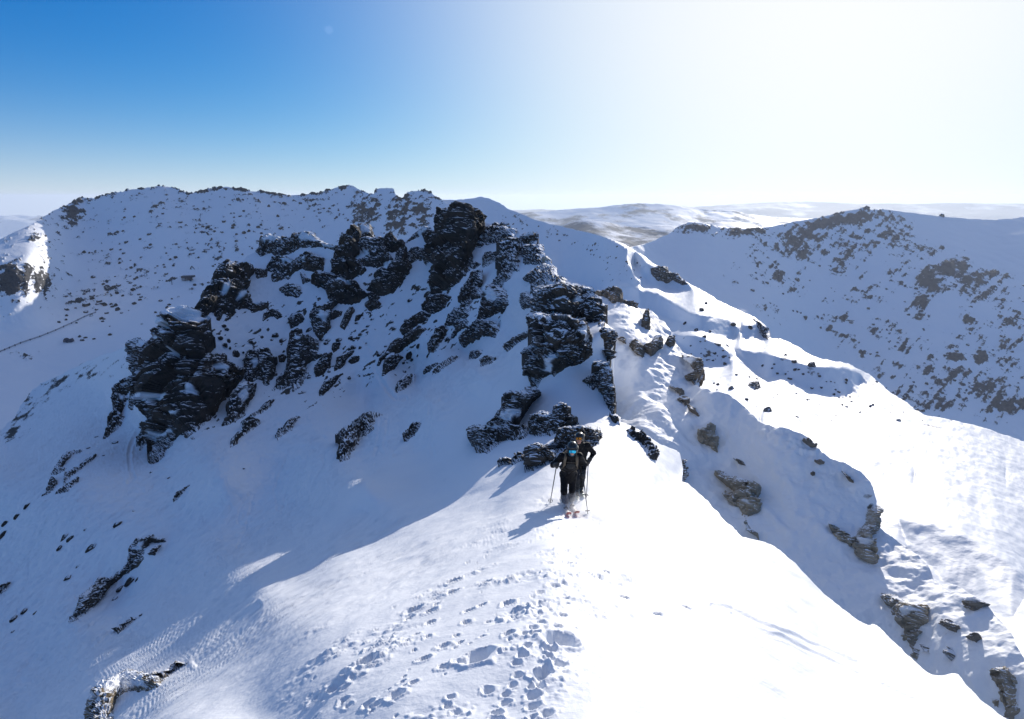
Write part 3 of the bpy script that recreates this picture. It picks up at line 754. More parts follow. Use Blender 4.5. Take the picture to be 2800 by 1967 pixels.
# ------------------------------------------------------------------ rock outcrops: each its own body standing out of the snow
def rock_body(name, surf, poly, mat, h=.75, seed=0, snow=(), ang=55, step=None, warp=1.0, sn_all=0.0, cellk=.6, stand=.5, hmin=.25, **tags):
    poly = np.asarray(poly, float)
    if stand: surf = Standing(surf, poly, stand)
    lo, hi = poly.min(0), poly.max(0)
    size = max(hi - lo)
    step = (step or (2.0 if size > 60 else 1.4)) * STEP / 2.5
    xs = np.arange(lo[0] - 8, hi[0] + 8, step); ys = np.arange(lo[1] - 8, hi[1] + 8, step)
    gx, gy = np.meshgrid(xs, ys)
    sd0 = sdist(gx, gy, poly); inr = max(sd0.max(), 2.0)
    c = poly.mean(0); t = float(np.exp(surf.logt([c[0]], [c[1]]))[0]); wsc = t / F
    ca, sa = math.cos(R(ang)), math.sin(R(ang))
    A = min(7.0, .30 * inr) * warp; grow = 1.0 + .10 * min(inr, 30)
    def sdw(px, py):
        u = (-px * ca + py * sa) / 26.; v = (px * sa + py * ca) / 10.
        return sdist(px, py, poly) + A * fbm(np.stack([u, v, np.full(len(px), seed * 3.1)], -1), 4, seed, .6)
    sdw_ = sdw; sdw = lambda px, py: sdw_(px, py) + grow
    ir = inr * wsc
    H = max(h * ir, hmin * min(1., t / 35))
    rr = random.Random(seed); cellk = cellk * rr.uniform(.75, 1.35)
    cell = float(np.clip(ir * cellk, .18, 3.2))
    rot = np.array(Matrix.Rotation(R(rr.uniform(-34, 4)), 3, 'Y') @ Matrix.Rotation(R(rr.uniform(0, 26)), 3, 'X'))
    def disp(px, py, P, N):
        D = sdw(px, py) * wsc
        base = np.where(D > 0, H * (1 - np.exp(-np.maximum(D, 0) / (.30 * ir))), 1.3 * D)
        ramp_ = sstep(0, .45 * ir, D)
        Q = P @ rot.T
        Qw = Q + cell * .35 * np.stack([perlin(Q / cell, seed + 5), perlin(Q / cell + 9, seed + 6), perlin(Q / cell + 21, seed + 7)], -1)
        f1, f2, cid = worley(Qw / np.array([cell, cell, cell * .55]), seed)
        d = (cid - .5) * 1.0 * min(H, cell * 1.3) - .16 * min(H, cell) * sstep(.16, 0, f2 - f1)
        c2 = cell * .33
        g1, g2, gid = worley(Qw / np.array([c2 * 1.5, c2 * 1.5, c2 * .5]), seed + 1)
        d += (gid - .5) * .5 * c2 - .12 * c2 * sstep(.2, 0, g2 - g1)
        # bedding ledges
        s = Qw[:, 2] / (cell * .42) + .8 * perlin(Q / (cell * 1.6), seed + 3)
        fr = s - np.floor(s)
        d += (.5 - fr) * .13 * cell
        d += .09 * c2 * fbm(Q / (c2 * .6), 3, seed + 2)
        return base + d * (.25 + .75 * ramp_) * sstep(-.02 * ir, .06 * ir, D)
    def attrs(px, py, P, N):
        s = np.full(len(px), sn_all)
        for sp in snow:
            e = sdist(px, py, sp) + 5 * fbm(np.stack([px / 14., py / 14., px * 0 + seed], -1), 3, seed + 4)
            s = np.maximum(s, sstep(-2.5, 2.5, e))
        return {'snow': s}
    o = grid_surface(name, surf, poly, xs, ys, mat, kind=None, displace=disp, attrs=attrs, margin=1.5, sdw=sdw, skirt_len=min(.25, 6 * ir / t), drop=.6)
    # sharper facets read better on broken rock
    me = o.data
    me.polygons.foreach_set('use_smooth', np.zeros(len(me.polygons), bool))
    tag(o, **tags)
    return o

D, U, N_, T = M_ROCK_DARK, M_ROCK_DUST, M_ROCK_NEAR, M_ROCK_TAN
CLIFFS = [
# crop, outline, material, height, snow patches, label
('J2', [690,175,700,100,740,10,765,-70,845,-150,935,-228,1050,-203,1100,-170,1225,-90,1222,20,1270,75,1205,150,1180,230,1195,280,1400,280,1410,330,1480,400,1600,430,1560,540,1470,620,1430,700,1340,770,1290,880,1200,960,1120,1040,1060,1130,1000,1150,920,1060,870,1120,820,1220,740,1310,690,1380,620,1400,600,1350,640,1180,640,1000,580,900,520,840,480,720,520,600,560,480,590,380,640,260], D, .55,
   [[810,-20,850,-60,930,-50,940,10,850,15],[900,-170,1000,-175,1200,-90,1210,-60,1150,-60,1090,-20,960,-50],[670,740,700,700,840,690,925,735,870,748],[845,165,880,155,895,185,860,190],[960,110,990,105,985,150,962,150],[930,300,965,295,960,335,935,335],[1190,400,1240,390,1300,520,1270,540,1240,440],[740,1190,760,1120,860,1080,910,1065,850,1110,780,1150],[1010,600,1060,700,1090,770,1020,740],[950,970,1010,975,990,995]],
   'huge black buttress at the left end of the rocky ridge, reaching farthest down the face'),
('J2', [410,160,430,120,480,110,500,130,680,170,640,260,600,370,540,480,450,480,440,390,410,330,405,230], D, .6, [[490,145,560,130,670,172,600,195,520,200]], 'dark square block with a snow cap left of the huge black buttress'),
('J2', [235,620,270,575,350,530,440,490,520,510,490,560,420,590,370,655,290,680,370,725,340,800,285,870,335,920,320,970,270,1040,200,1090,135,1145,165,1050,190,1000,170,960,190,905,230,880,240,790,220,740,240,680], D, .6, [[300,690,360,720,340,760,310,740],[340,590,420,560,400,590,350,610]], 'thin jagged dark rib running down the snow left of the huge black buttress'),
('J2', [420,620,470,600,450,720,430,850,395,830,400,740], U, .6, [], 'narrow rimed rock strip between the thin jagged rib and the huge black buttress'),
('J2', [640,1000,645,1100,600,1160,510,1260,530,1200,480,1220,480,1140,530,1060,590,1010], U, .6, [], 'snow dusted rock hugging the lower left foot of the huge black buttress'),
('J1', [1080,970,1120,890,1170,850,1165,780,1240,730,1290,700,1270,640,1300,560,1330,520,1400,450,1430,443,1570,470,1650,480,1700,520,1650,590,1560,560,1600,650,1640,680,1600,740,1640,760,1650,830,1600,900,1540,930,1450,920,1490,940,1500,970,1430,1030,1400,1000,1380,970,1330,1040,1300,1000,1320,920,1240,960,1190,1010,1130,990], D, .6, [[1350,760,1410,750,1420,790,1380,830,1340,820],[1430,450,1560,468,1540,490,1440,500],[1470,860,1560,770,1600,800,1480,890]], 'tall craggy outcrop on the skyline just right of and above the huge black buttress'),
('J1', [1550,850,1660,830,1680,880,1840,870,1850,900,1790,940,1690,970,1640,930,1560,920], D, .5, [[1690,880,1800,880,1740,905]], 'low rock with a hooked right end on open snow below the skyline crag'),
('J1', [1800,1050,1820,980,1890,940,1960,975,1985,1020,1950,1040,1900,1000,1850,1030], D, .5, [], 'small bird shaped dark rock alone on smooth snow below the ridge'),
('J1', [2070,1050,2110,1000,2190,990,2215,1040,2150,1110,2090,1135], U, .8, [[2090,1010,2170,995,2130,1040]], 'rounded boulder with snow on its crown at the head of the left bowl'),
('J1', [1730,330,1780,290,1770,240,1790,190,1860,165,1890,190,1990,205,2100,210,2110,160,2165,160,2180,230,2210,280,2140,310,2030,370,1940,390,1890,340,1840,350,1770,370], U, .6, [[1800,260,1870,185,1980,200,1960,230,1850,270]], 'snow capped crest rock with a squat tooth, leftmost top of the jagged skyline'),
('J1', [1715,515,1820,530,1830,590,1770,600,1740,620,1725,570], D, .5, [], 'small dark fang hanging below the snow capped crest rock'),
('J1', [1835,525,1900,400,2000,390,2120,440,2200,400,2300,360,2320,470,2180,520,2100,570,2060,620,1900,640,1890,590,1990,540], U, .5, [[2010,430,2110,450,2090,480,2010,460]], 'broken dark band below the squat tooth on the skyline'),
('J1', [1970,730,2060,670,2140,690,2200,770,2160,810,2040,790], U, .45, [], 'speckled patch of broken rock set in snow left of the leaning slab'),
('J3', [415,770,430,620,480,500,540,400,640,280,668,270,690,340,650,400,670,500,600,580,680,640,760,720,740,750,610,810,500,820], D, .8, [], 'black leaning slab with a sharp top in the middle of the jagged skyline'),
('J3', [215,840,250,740,410,770,500,820,600,810,560,840,660,860,700,940,780,980,700,1040,600,1070,430,1075,380,1000,340,900,260,890], D, .6, [[450,840,560,850,620,890,500,880]], 'wide dark rounded outcrop directly under the black leaning slab'),
('J3', [-10,640,100,570,170,540,300,600,310,720,240,730,140,720,100,680,0,740], D, .55, [[90,640,150,600,160,640]], 'dark shelf of rock left of the black leaning slab'),
('J3', [0,370,60,350,120,330,200,340,290,430,330,450,470,480,470,510,330,480,240,470,120,480,60,490,0,490], U, .5, [[60,420,110,330,230,380,280,440,180,430],[300,450,460,490,330,480]], 'pale rimed blocks capping the skyline left of the black leaning slab'),
('J3', [85,750,130,800,190,830,110,865], U, .5, [], 'little hooked rock under the dark shelf'),
('J3', [690,340,700,250,800,250,830,370,760,380,670,500], U, .6, [[700,270,800,260,815,350,720,350]], 'white plastered block right behind the black leaning slab'),
('J3', [680,400,760,385,830,400,950,390,960,480,1000,560,1050,640,950,660,880,690,730,660,690,630,800,560,720,480], U, .5, [[640,600,700,540,760,500,800,560,700,630]], 'rimed rock slope between the black leaning slab and the dark cone'),
('J3', [945,440,990,345,1050,370,1090,430,1150,420,1170,480,1110,520,1050,525,970,515], D, .9, [], 'black cone of rock on the skyline left of the summit tower'),
('J3', [1175,490,1170,600,1230,690,1190,770,1110,880,1040,950,930,985,850,960,790,930,830,860,890,800,880,760,950,690,1000,650,1090,640,1120,530], D, .55, [[960,680,1040,670,1010,720,950,730]], 'dark outcrop trailing down the snow below the black cone'),
('J3', [1570,90,1650,95,1700,60,1760,45,1840,70,1870,110,1930,150,1990,230,1935,300,1970,390,1900,470,1830,530,1880,580,1860,640,1800,690,1840,720,1720,850,1590,910,1500,985,1460,990,1465,820,1530,760,1530,660,1420,600,1450,540,1500,470,1540,400,1520,290,1530,220,1560,150], D, .75, [[1690,85,1760,55,1850,90,1900,150,1800,140]], 'summit tower, the big black cliff standing highest on the ridge'),
('J3', [1365,350,1430,310,1510,325,1540,430,1460,460,1390,420], D, .7, [], 'rounded dark knob leaning on the left side of the summit tower'),
('J3', [1175,590,1250,490,1400,500,1500,500,1450,600,1400,665,1350,580,1230,650], U, .45, [], 'low rimed rocks at the top of the central snow gully'),
('J3', [1200,420,1290,335,1380,270,1430,280,1420,310,1370,330,1290,380,1190,440], U, .4, [[1300,340,1400,280,1410,300,1330,370]], 'frosted rock lip on the skyline left of the dark knob'),
('J3', [1935,290,2050,265,2180,272,2300,300,2310,400,2200,420,2060,440,1950,480,1880,470,1960,390], U, .45, [[1940,380,2000,380,1980,410]], 'rimed ledges stepping down right from the summit tower'),
('J3', [2170,260,2190,225,2240,240,2252,280,2200,292], N_, .9, [], 'round brown boulder perched on the crest right of the summit'),
('J3', [2095,245,2125,228,2155,250,2140,275,2100,272], N_, .9, [], 'smaller brown boulder perched on the crest just left of the round one'),
('J3', [1740,1020,1760,980,1800,900,1890,750,1960,730,1960,820,1900,900,1970,960,1970,1010,1880,1020,1850,1100,1790,1200,1740,1230,1750,1150,1790,1060], D, .6, [], 'long broken rock streak below the right side of the summit tower'),
('J3', [1990,590,2030,540,2170,540,2160,590,2050,660,2000,690], U, .5, [], 'short dark ledge under the ridge crest right of the summit tower'),
('J3', [1860,690,1900,640,1970,660,1900,710], U, .6, [], 'small rimed rock at the right foot of the summit tower'),
('J3', [1370,1110,1430,1010,1500,990,1590,980,1640,1010,1600,1090,1540,1150,1450,1170,1380,1140], D, .6, [], 'rough dark outcrop under the foot of the summit tower'),
('J4', [1130,200,1180,130,1260,60,1360,10,1430,40,1410,100,1340,130,1250,170,1230,220,1150,250], D, .6, [], 'upper rock of the dark diagonal chain beside the central snow gully'),
('J4', [1000,430,1040,340,1110,290,1160,300,1180,250,1300,210,1380,180,1350,230,1300,290,1220,340,1150,400,1080,450,990,490,940,510,900,570,920,500], D, .6, [], 'longest rock of the dark diagonal chain beside the central snow gully'),
('J4', [960,570,1000,490,1060,450,1150,490,1100,540,1050,610,990,650,940,690,960,640], D, .7, [], 'lowest knob of the dark diagonal chain, pointing at the curved ski track'),
('J4', [1420,350,1490,230,1500,190,1570,160,1610,200,1580,280,1530,350,1480,400,1430,430], D, .6, [], 'blunt dark rock tapering down to a point in the middle of the face'),
('J4', [1600,150,1640,60,1700,-20,1830,-30,1830,40,1780,90,1820,100,1820,160,1750,200,1660,300,1720,180,1680,140], U, .5, [], 'splintered rock slivers above the blunt dark rock'),
('J4', [1760,280,1830,200,1940,100,2000,110,2100,120,2150,200,2120,260,2000,260,1890,310,1800,370,1760,340], D, .65, [], 'broad dark whale backed rock low on the right of the face'),
('J3', [1940,1240,1990,1100,2010,1000,2060,890,2140,910,2220,990,2240,1080,2170,1150,2000,1240], D, .6, [[2050,950,2130,930,2200,1010,2210,1060,2080,1060]], 'tall wedge with a white dusted upper half above the whale backed rock'),
('J3', [2100,870,2160,800,2240,740,2290,700,2270,780,2200,850,2130,890], U, .6, [], 'slanting rimed rock leading up to the ridge crest above the tall wedge'),
('J5', [620,80,700,20,840,30,850,200,820,260,830,340,760,330,740,420,640,500,560,490,640,410,700,360,620,360,650,280,610,260,640,160], U, .5, [], 'dark splintered pillar below the perched boulder'),
('J5', [860,90,1060,85,1075,200,1090,270,900,265,890,180], U, .5, [], 'grey frosted block carrying the perched boulder'),
('J5', [860,15,870,-20,900,-42,1015,-38,1020,10,975,75,900,60], N_, .8, [[880,-25,1000,-35,1000,-10,900,-5]], 'tan perched boulder balanced on the ridge line'),
('J5', [1080,215,1120,200,1160,235,1120,275,1085,265], T, .7, [], 'small tan block beside the grey frosted block'),
('J5', [890,430,950,380,1090,290,1200,310,1210,400,1320,440,1290,500,1050,520,1030,600,970,580,980,500,1060,450,960,450], U, .5, [[1150,490,1230,480,1210,520]], 'layered grey ridge step above the big dark double block'),
('J5', [1040,530,1250,500,1490,520,1590,545,1600,620,1680,640,1690,700,1750,720,1710,770,1750,860,1730,940,1640,890,1500,865,1300,825,1150,810,985,785,1010,720,1015,620], N_, .55, [[1360,690,1520,620,1560,640,1480,700,1370,720],[1460,490,1560,545,1590,560,1480,530]], 'big dark double block behind and above the front tower'),
('J5', [865,590,900,580,930,640,960,620,990,690,940,730,880,740,855,660], U, .5, [], 'frosted stub left of the big dark double block'),
('J5', [950,810,990,790,1300,850,1500,880,1560,950,1590,1100,1590,1210,1480,1300,1330,1350,1200,1440,1180,1400,1060,1480,1020,1550,970,1550,950,1430,890,1430,970,1300,890,1270,890,1190,1000,1120,970,950], N_, .5, [[1210,1250,1300,1230,1180,1420,1130,1400],[1000,815,1300,862,1480,895,1500,920,1300,880,1050,850],[1380,1050,1480,1000,1540,1080,1450,1090]], 'front tower, the broad snow streaked cliff straight above the two skiers'),
('J5', [1690,980,1720,950,1840,970,1840,1080,1790,1170,1750,1160,1730,1060], N_, .6, [[1720,955,1835,972,1830,990,1730,985]], 'block with snow lid on the right shoulder of the front tower'),
('J5', [1750,1180,1810,1200,1780,1370,1765,1280], N_, .5, [], 'narrow sunlit fin under the block with the snow lid'),
('J6', [1620,300,1640,260,1750,290,1780,360,1830,540,1840,660,1830,800,1780,750,1740,640,1690,560,1650,500,1610,550,1520,470,1600,410,1700,370], N_, .6, [], 'grey cliff edge running down the right side of the front tower'),
('J6', [310,970,400,950,500,960,560,880,600,850,620,800,680,740,720,660,680,640,740,580,830,600,900,580,980,540,1050,600,950,650,890,680,830,780,840,830,740,900,740,940,930,950,930,1030,860,1070,660,1080,600,1140,500,1210,400,1200,350,1110,330,1010], N_, .6, [[760,800,830,790,840,830,740,890,640,870],[540,970,640,950,700,980,600,1000]], 'dark rock spur with an overhanging left end, left of the two skiers'),
('J6', [970,830,1050,800,1200,820,1220,740,1280,710,1370,750,1350,830,1430,860,1450,920,1340,960,1250,1010,1080,1040,960,1030,960,960], N_, .55, [[1080,830,1180,830,1150,870,1060,860]], 'square dark cliff with a horn on top, directly behind the flat topped rock'),
('J6', [1200,1120,1240,1040,1258,980,1330,960,1480,950,1660,970,1690,1030,1650,1110,1600,1160,1500,1170,1400,1190,1200,1200], N_, .55, [[1255,985,1340,960,1650,965,1660,980,1400,972,1280,1000]], 'flat topped layered rock right behind the two skiers'),
('J6', [910,1230,960,1150,1030,1130,1110,1170,1140,1220,1200,1210,1180,1310,1080,1340,990,1390,915,1400,930,1290], N_, .7, [], 'dark angular boulder at the left elbow of the front skier'),
('J6', [1130,1150,1190,1110,1240,1130,1230,1200,1170,1210,1140,1190], N_, .7, [], 'small boulder wedged between the angular boulder and the flat topped rock'),
('J6', [630,1350,650,1290,690,1270,750,1290,740,1320], N_, .7, [], 'small dark stone at the far left end of the row beside the skiers'),
('J6', [770,1300,800,1260,850,1250,910,1270,890,1300,840,1315,770,1340], U, .6, [], 'snow dusted stone between the small dark stone and the angular boulder'),
('J6', [690,130,700,90,800,20,950,-60,960,-20,860,40,760,110,710,150], N_, .6, [], 'dark strip of rock at the top of the sunlit snow rib'),
('J6', [440,300,450,250,520,210,570,220,560,260,480,290], N_, .6, [], 'small dark rock poking through the sunlit snow rib'),
('J6', [320,230,340,160,430,150,450,180,380,220], D, .8, [], 'triangular dark rock just behind the sunlit snow rib'),
('J4', [470,1560,480,1470,510,1380,530,1310,470,1300,540,1240,640,1220,640,1170,740,1100,860,1080,930,1090,830,1130,860,1180,840,1240,760,1280,690,1300,680,1380,640,1370,640,1460,560,1540,490,1570], D, .6, [], 'crooked dark outcrop at the lower end of the sunlit snow rib'),
('J4', [1170,1360,1170,1300,1220,1270,1280,1190,1340,1180,1310,1250,1260,1300,1190,1360], D, .7, [], 'little dark rock of three lumps right of the crooked outcrop'),
('J4', [1080,840,1100,760,1190,680,1250,670,1250,740,1180,800,1100,850], D, .6, [], 'broken rock left of the sunlit snow rib, beside the curved ski track'),
('J4', [1470,660,1540,570,1660,490,1720,480,1700,520,1620,570,1540,630], D, .6, [], 'long thin dark rock pointing at the top of the sunlit snow rib'),
('J4', [1370,660,1410,590,1520,550,1460,610], D, .6, [], 'short thin dark rock left of the long thin one'),
('J4', [245,690,240,590,310,500,340,450,400,440,390,530,390,590,320,660], D, .65, [], 'shield shaped dark rock with snow dusted top in the left bowl'),
('J4', [470,550,480,490,560,450,630,420,620,470,550,510,540,560,500,600,440,630,450,580], D, .6, [], 'dark rock drooping to a point right of the shield shaped one'),
('J4', [590,530,620,490,690,480,680,520,620,555], D, .7, [], 'small round dark rock right of the drooping one'),
('J4', [290,880,290,830,350,740,440,690,520,660,450,720,430,770,360,840,310,885], D, .7, [], 'club shaped dark rock lowest in the left bowl'),
('J4', [-15,231,65,191,95,250,240,300,240,380,200,420,290,470,230,510,130,520,120,570,150,650,80,770,10,840,5,740,-105,830,-155,810,-145,720,-65,620,-35,490,-45,390,-15,300], U, .55, [[30,310,90,310,60,350]], 'big ribbed grey pillar in the middle of the left bowl'),
('J4', [415,400,430,340,490,340,480,390,430,430], D, .9, [], 'lone egg shaped boulder in the left bowl'),
('J3', [205,1180,260,1120,340,1080,440,1050,350,1150,380,1160,500,1160,500,1190,380,1240,390,1330,340,1390,290,1440,250,1390,210,1290], U, .6, [[300,1180,370,1170,360,1230,330,1280,280,1240]], 'rimed rock with two arms under the wide rounded outcrop'),
('J3', [500,1310,560,1180,620,1110,640,1150,590,1250,540,1340], D, .6, [], 'slim dark blade of rock left of the central snow gully'),
('J3', [655,1250,670,1200,730,1190,690,1240], D, .6, [], 'tiny dark rock right of the slim blade'),
('J3', [790,980,830,960,910,1010,890,1050,820,1060], D, .9, [], 'upper of two stacked boulders at the left edge of the snow gully'),
('J3', [760,1090,880,1040,920,1080,860,1130,800,1140], D, .8, [], 'lower, flatter of two stacked boulders at the left edge of the snow gully'),
('J2', [1620,330,1650,230,1740,220,1840,200,1880,290,1920,310,1900,370,1920,470,1840,580,1800,560,1780,480,1700,500,1650,590,1610,500], U, .5, [[1650,360,1700,340,1760,380,1680,430]], 'two legged snow dusted outcrop right of the huge black buttress'),
('J2', [1380,1010,1430,900,1440,820,1420,790,1480,700,1570,590,1620,560,1710,590,1690,690,1630,790,1570,900,1500,970], D, .6, [[1520,690,1600,610,1610,720,1580,790,1520,770]], 'dark rock with a white snow panel in its middle, right of the buttress foot'),
('J2', [1580,1050,1590,970,1640,930,1740,950,1740,1000,1640,1080,1560,1120,1500,1210,1460,1230,1480,1150,1540,1090], D, .6, [], 'dark rock with a long thin tail below the snow panelled one'),
('J2', [1930,1120,1960,1060,2000,1050,2050,970,2110,930,2170,920,2120,980,2090,1050,2000,1110,1950,1165], D, .65, [], 'lone dark slug shaped rock on open snow low on the face'),
('J2', [1790,810,1830,770,1900,740,1870,820,1780,870,1700,920,1640,930,1700,890,1750,860], D, .6, [], 'string of little dark lumps above the slug shaped rock'),
('J2', [1960,290,2000,270,2045,290,2010,340,1970,335], D, .9, [], 'small round boulder left of the big ribbed grey pillar'),
('K4', [650,1370,740,1220,790,1130,840,1090,900,1080,1040,1070,860,1150,790,1210,740,1290,830,1300,760,1350], U, .5, [], 'upper left fringe of the broken outcrop far down the left slope'),
('K4', [800,1490,820,1350,900,1320,1000,1250,1100,1170,1200,1110,1180,1160,1090,1230,990,1330,880,1400], U, .55, [], 'middle diagonal of the broken outcrop far down the left slope'),
('K4', [580,1607,620,1480,650,1400,720,1480,680,1540], D, .6, [], 'dark lower tip of the broken outcrop far down the left slope'),
('K4', [700,1607,820,1520,980,1400,970,1460,860,1560,760,1600], U, .5, [], 'brownish lower right flank of the broken outcrop far down the left slope'),
('E', [380,1090,430,990,440,960,530,890,550,850,590,860,650,820,700,760,700,690,740,640,820,625,895,655,860,655,800,640,780,700,770,740,720,800,650,840,590,880,540,960,500,1020,430,1060], N_, .55, [[720,690,780,650,770,700]], 'long dark rock with a curled head, alone low on the shaded left slope'),
('E', [805,722,840,680,860,675,832,726], N_, .6, [], 'small brown fin tucked under the curled head of the long dark rock'),
('E', [-30,960,0,890,40,875,30,910,0,935], N_, .6, [], 'dark stone cut by the left edge of the photo'),
('E', [620,1135,720,1070,700,1100,640,1145], N_, .5, [], 'thin sliver of rock just above the shadow edge on the left slope'),
('E', [938,438,955,392,1012,355,985,395,950,430], N_, .6, [], 'small dark leaf shaped rock alone in the middle of the left slope'),
('E', [450,1720,478,1540,503,1450,590,1400,640,1375,690,1350,800,1380,830,1365,862,1440,800,1447,700,1452,620,1480,600,1560,570,1720], M_ROCK_SLAB, .32, [[520,1440,590,1405,690,1352,795,1382,800,1442,700,1450,612,1475,560,1470],[470,1500,500,1460,540,1500,520,1520]], 'snow topped rock with a tan end, nearest rock at the lower left corner'),
('E', [850,1392,900,1350,970,1308,992,1315,920,1362,860,1405], N_, .5, [], 'low dark rock ledge just right of the snow topped tan rock'),
('J6', [1970,980,2040,975,2060,1030,2100,1010,2190,1090,2280,1220,2280,1290,2210,1260,2130,1110,2040,1070], U, .5, [], 'rimed grey rocks in the snow bank right of the two skiers'),
('J6', [1790,830,1860,880,1890,930,1830,900], U, .5, [], 'small slanting rock where the snow bank leaves the front tower'),
]
FLANKROCKS = [
('K1', [95,215,150,195,200,215,185,195,240,175,310,165,380,190,370,300,450,295,540,325,535,360,370,335,250,290,150,255], N_, .6, [], 'pair of dark teeth on the crest right of the big dark double block'),
('K1', [590,560,620,420,650,388,657,520,665,612,620,602], N_, .7, [], 'narrow upright fin of rock in the shaded snow right of the ridge'),
('K1', [455,792,510,720,550,700,600,760,615,915,560,880,520,830], N_, .7, [], 'pointed grey stone left of the dark hollow rock on the right flank'),
('K1', [600,755,650,770,720,690,740,650,780,690,780,800,690,870,620,835], N_, .6, [], 'dark hollow rock bulging from the right flank'),
('K1', [830,770,860,700,910,670,920,770,880,800], N_, .6, [], 'small dark rock right of the dark hollow rock'),
('K1', [1040,850,1100,855,1190,920,1235,1010,1160,1130,1180,1188,1075,1130,1110,1070,1160,1040,1140,960], N_, .5, [[1060,870,1120,890,1160,940,1130,960]], 'crooked cliff edge above the sunlit basin'),
('K1', [900,1190,940,1190,1040,1290,990,1312,950,1260], U, .6, [], 'upper of three small rocks in a row on the shaded flank'),
('K1', [1020,1330,1095,1350,1050,1422], N_, .7, [], 'middle of three small rocks in a row on the shaded flank'),
('K1', [1095,1440,1135,1398,1185,1475], N_, .7, [], 'lowest of three small rocks in a row on the shaded flank'),
('K1', [380,670,420,680,430,775,390,745], N_, .6, [], 'small rock on the sunlit crest right of the front tower'),
('K2', [418,130,510,80,560,40,582,50,560,120,617,180,602,250,622,372,530,330,560,280,440,230], T, .55, [], 'upper tan cliff of the right flank with a bite in its lower left'),
('K2', [600,560,640,540,700,590,850,620,960,650,1055,690,1030,760,1010,800,1080,880,1102,950,980,1050,900,1092,880,1060,870,980,800,900,700,790,720,760,830,790,840,740,720,660,610,600], T, .5, [[900,850,930,860,960,920,930,900],[790,850,830,860,800,870]], 'biggest tan cliff on the right flank, shaped like a hooked beak'),
('K2', [950,1072,990,1110,1040,1180,1052,1272,1000,1150], T, .6, [], 'thin rock tail under the hooked beak cliff'),
('K2', [840,410,900,440,932,492,850,472], N_, .7, [], 'small dark rock on the sunlit edge above the hooked beak cliff'),
('K2', [140,570,190,500,170,420,232,420,252,550,250,620,150,732,128,722,190,640], U, .55, [], 'grey rock wrapped round the rounded snow nose right of the skiers'),
('K2', [1800,1100,1870,1130,1900,1170,2010,1270,2080,1200,2150,1110,2225,950,2285,905,2262,1060,2262,1160,2130,1275,2040,1310,2000,1397,1910,1350,1850,1260], T, .5, [], 'tan cup shaped cliff under a smooth snow dome on the right rib'),
('K2', [2100,1370,2120,1270,2200,1220,2250,1280,2262,1530,2190,1542,2140,1480], T, .55, [[2150,1300,2200,1260,2210,1330,2170,1350]], 'frosted pillar right of the tan cup shaped cliff'),
('K2', [1500,228,1560,220,1640,290,1580,292], U, .6, [], 'dark rough rock on the skyline of the right rib'),
('K2', [1960,575,1990,588,2042,672,1990,642], N_, .7, [], 'dark notch rock near the top of the smooth snow dome'),
('K2', [1630,450,1690,438,1722,480,1680,492], U, .6, [], 'small frosted rock below the dark rough rock on the right rib'),
('K2', [1595,580,1612,562,1632,590,1610,598], N_, .9, [], 'tiny dark stone alone on the wide shaded flank'),
('K3', [730,440,850,460,950,520,1000,535,1050,555,1120,540,1192,580,1140,720,1092,790,1085,900,1070,1032,1020,970,1010,890,950,922,940,900,990,840,960,760,920,710,850,620], T, .5, [[970,640,1040,610,1060,640,1000,700]], 'tan rock like a tattered flag low on the right rib'),
('K3', [1085,1020,1100,968,1140,980,1167,1112,1110,1072], T, .6, [], 'small leaf shaped rock at the foot of the tattered flag rock'),
('K3', [1545,530,1580,500,1630,488,1712,550,1702,620,1640,652,1570,612], U, .8, [[1570,515,1640,492,1700,545,1620,560]], 'round boulder with snow cap near the end of the right rib'),
('K3', [1355,718,1430,708,1492,780,1472,842,1388,800], U, .6, [], 'frosted oval rock below and left of the round snow capped boulder'),
('K3', [1580,888,1660,848,1685,882,1652,932], U, .6, [], 'frosted rock between the oval rock and the big corner cliff'),
('K3', [1790,1200,1830,1130,1920,1140,1990,1200,2030,1210,2042,1310,2020,1380,2060,1470,2085,1640,1930,1640,1890,1440,1840,1320], T, .5, [], 'big tan cliff in the lower right corner of the photo'),
('K3', [1800,1420,1862,1428,1850,1502], T, .6, [], 'small tan rock left of the big corner cliff'),
('K3', [1400,1020,1420,960,1442,1030,1415,1082], U, .6, [], 'small frosted fin in the gully below the round snow capped boulder'),
('K3', [1212,940,1240,962,1255,1040,1225,1012], N_, .6, [], 'small dark splinter right of the tattered flag rock'),
]
STAND = {D: .45, U: .45, N_: .88, T: .6, M_ROCK_SLAB: .55}
for i, (crop, ol, mt, h, sn, lab) in enumerate(CLIFFS):
    rock_body('rock_outcrop', MASSIF, pts(crop, ol), mt, h, 1000 + 13 * i, [pts(crop, s) for s in sn], stand=STAND[mt], label=lab, cat='rock', group='rock outcrops of the jagged ridge')
for i, (crop, ol, mt, h, sn, lab) in enumerate(FLANKROCKS):
    rock_body('rock_outcrop', FLANK, pts(crop, ol), {U: M_ROCK_FROST, N_: M_ROCK_FLANK}.get(mt, mt), h, 3000 + 13 * i, [pts(crop, s) for s in sn], stand=.6, hmin=.6, label=lab, cat='rock', group='rock outcrops of the right flank')
BASINROCKS = [
('C', [-30,700,-30,655,0,640,50,650,60,680,110,690,180,748,150,755,90,722,60,742,0,722], U, .5, [], 'long dark crag on the edge of the basin against the right mountain'),
('C', [600,970,650,1010,688,1030,690,1092,660,1082,630,1020], U, .6, [], 'dark blunt nose of rock at the end of the upper basin hump'),
('C', [570,1385,590,1368,620,1370,640,1400,600,1408,575,1400], N_, 1.0, [], 'largest lone boulder on the sunlit basin, casting a long shadow'),
('C', [940,1262,950,1248,978,1245,985,1272,950,1280], N_, .9, [], 'square boulder on the shaded step of the basin'),
]
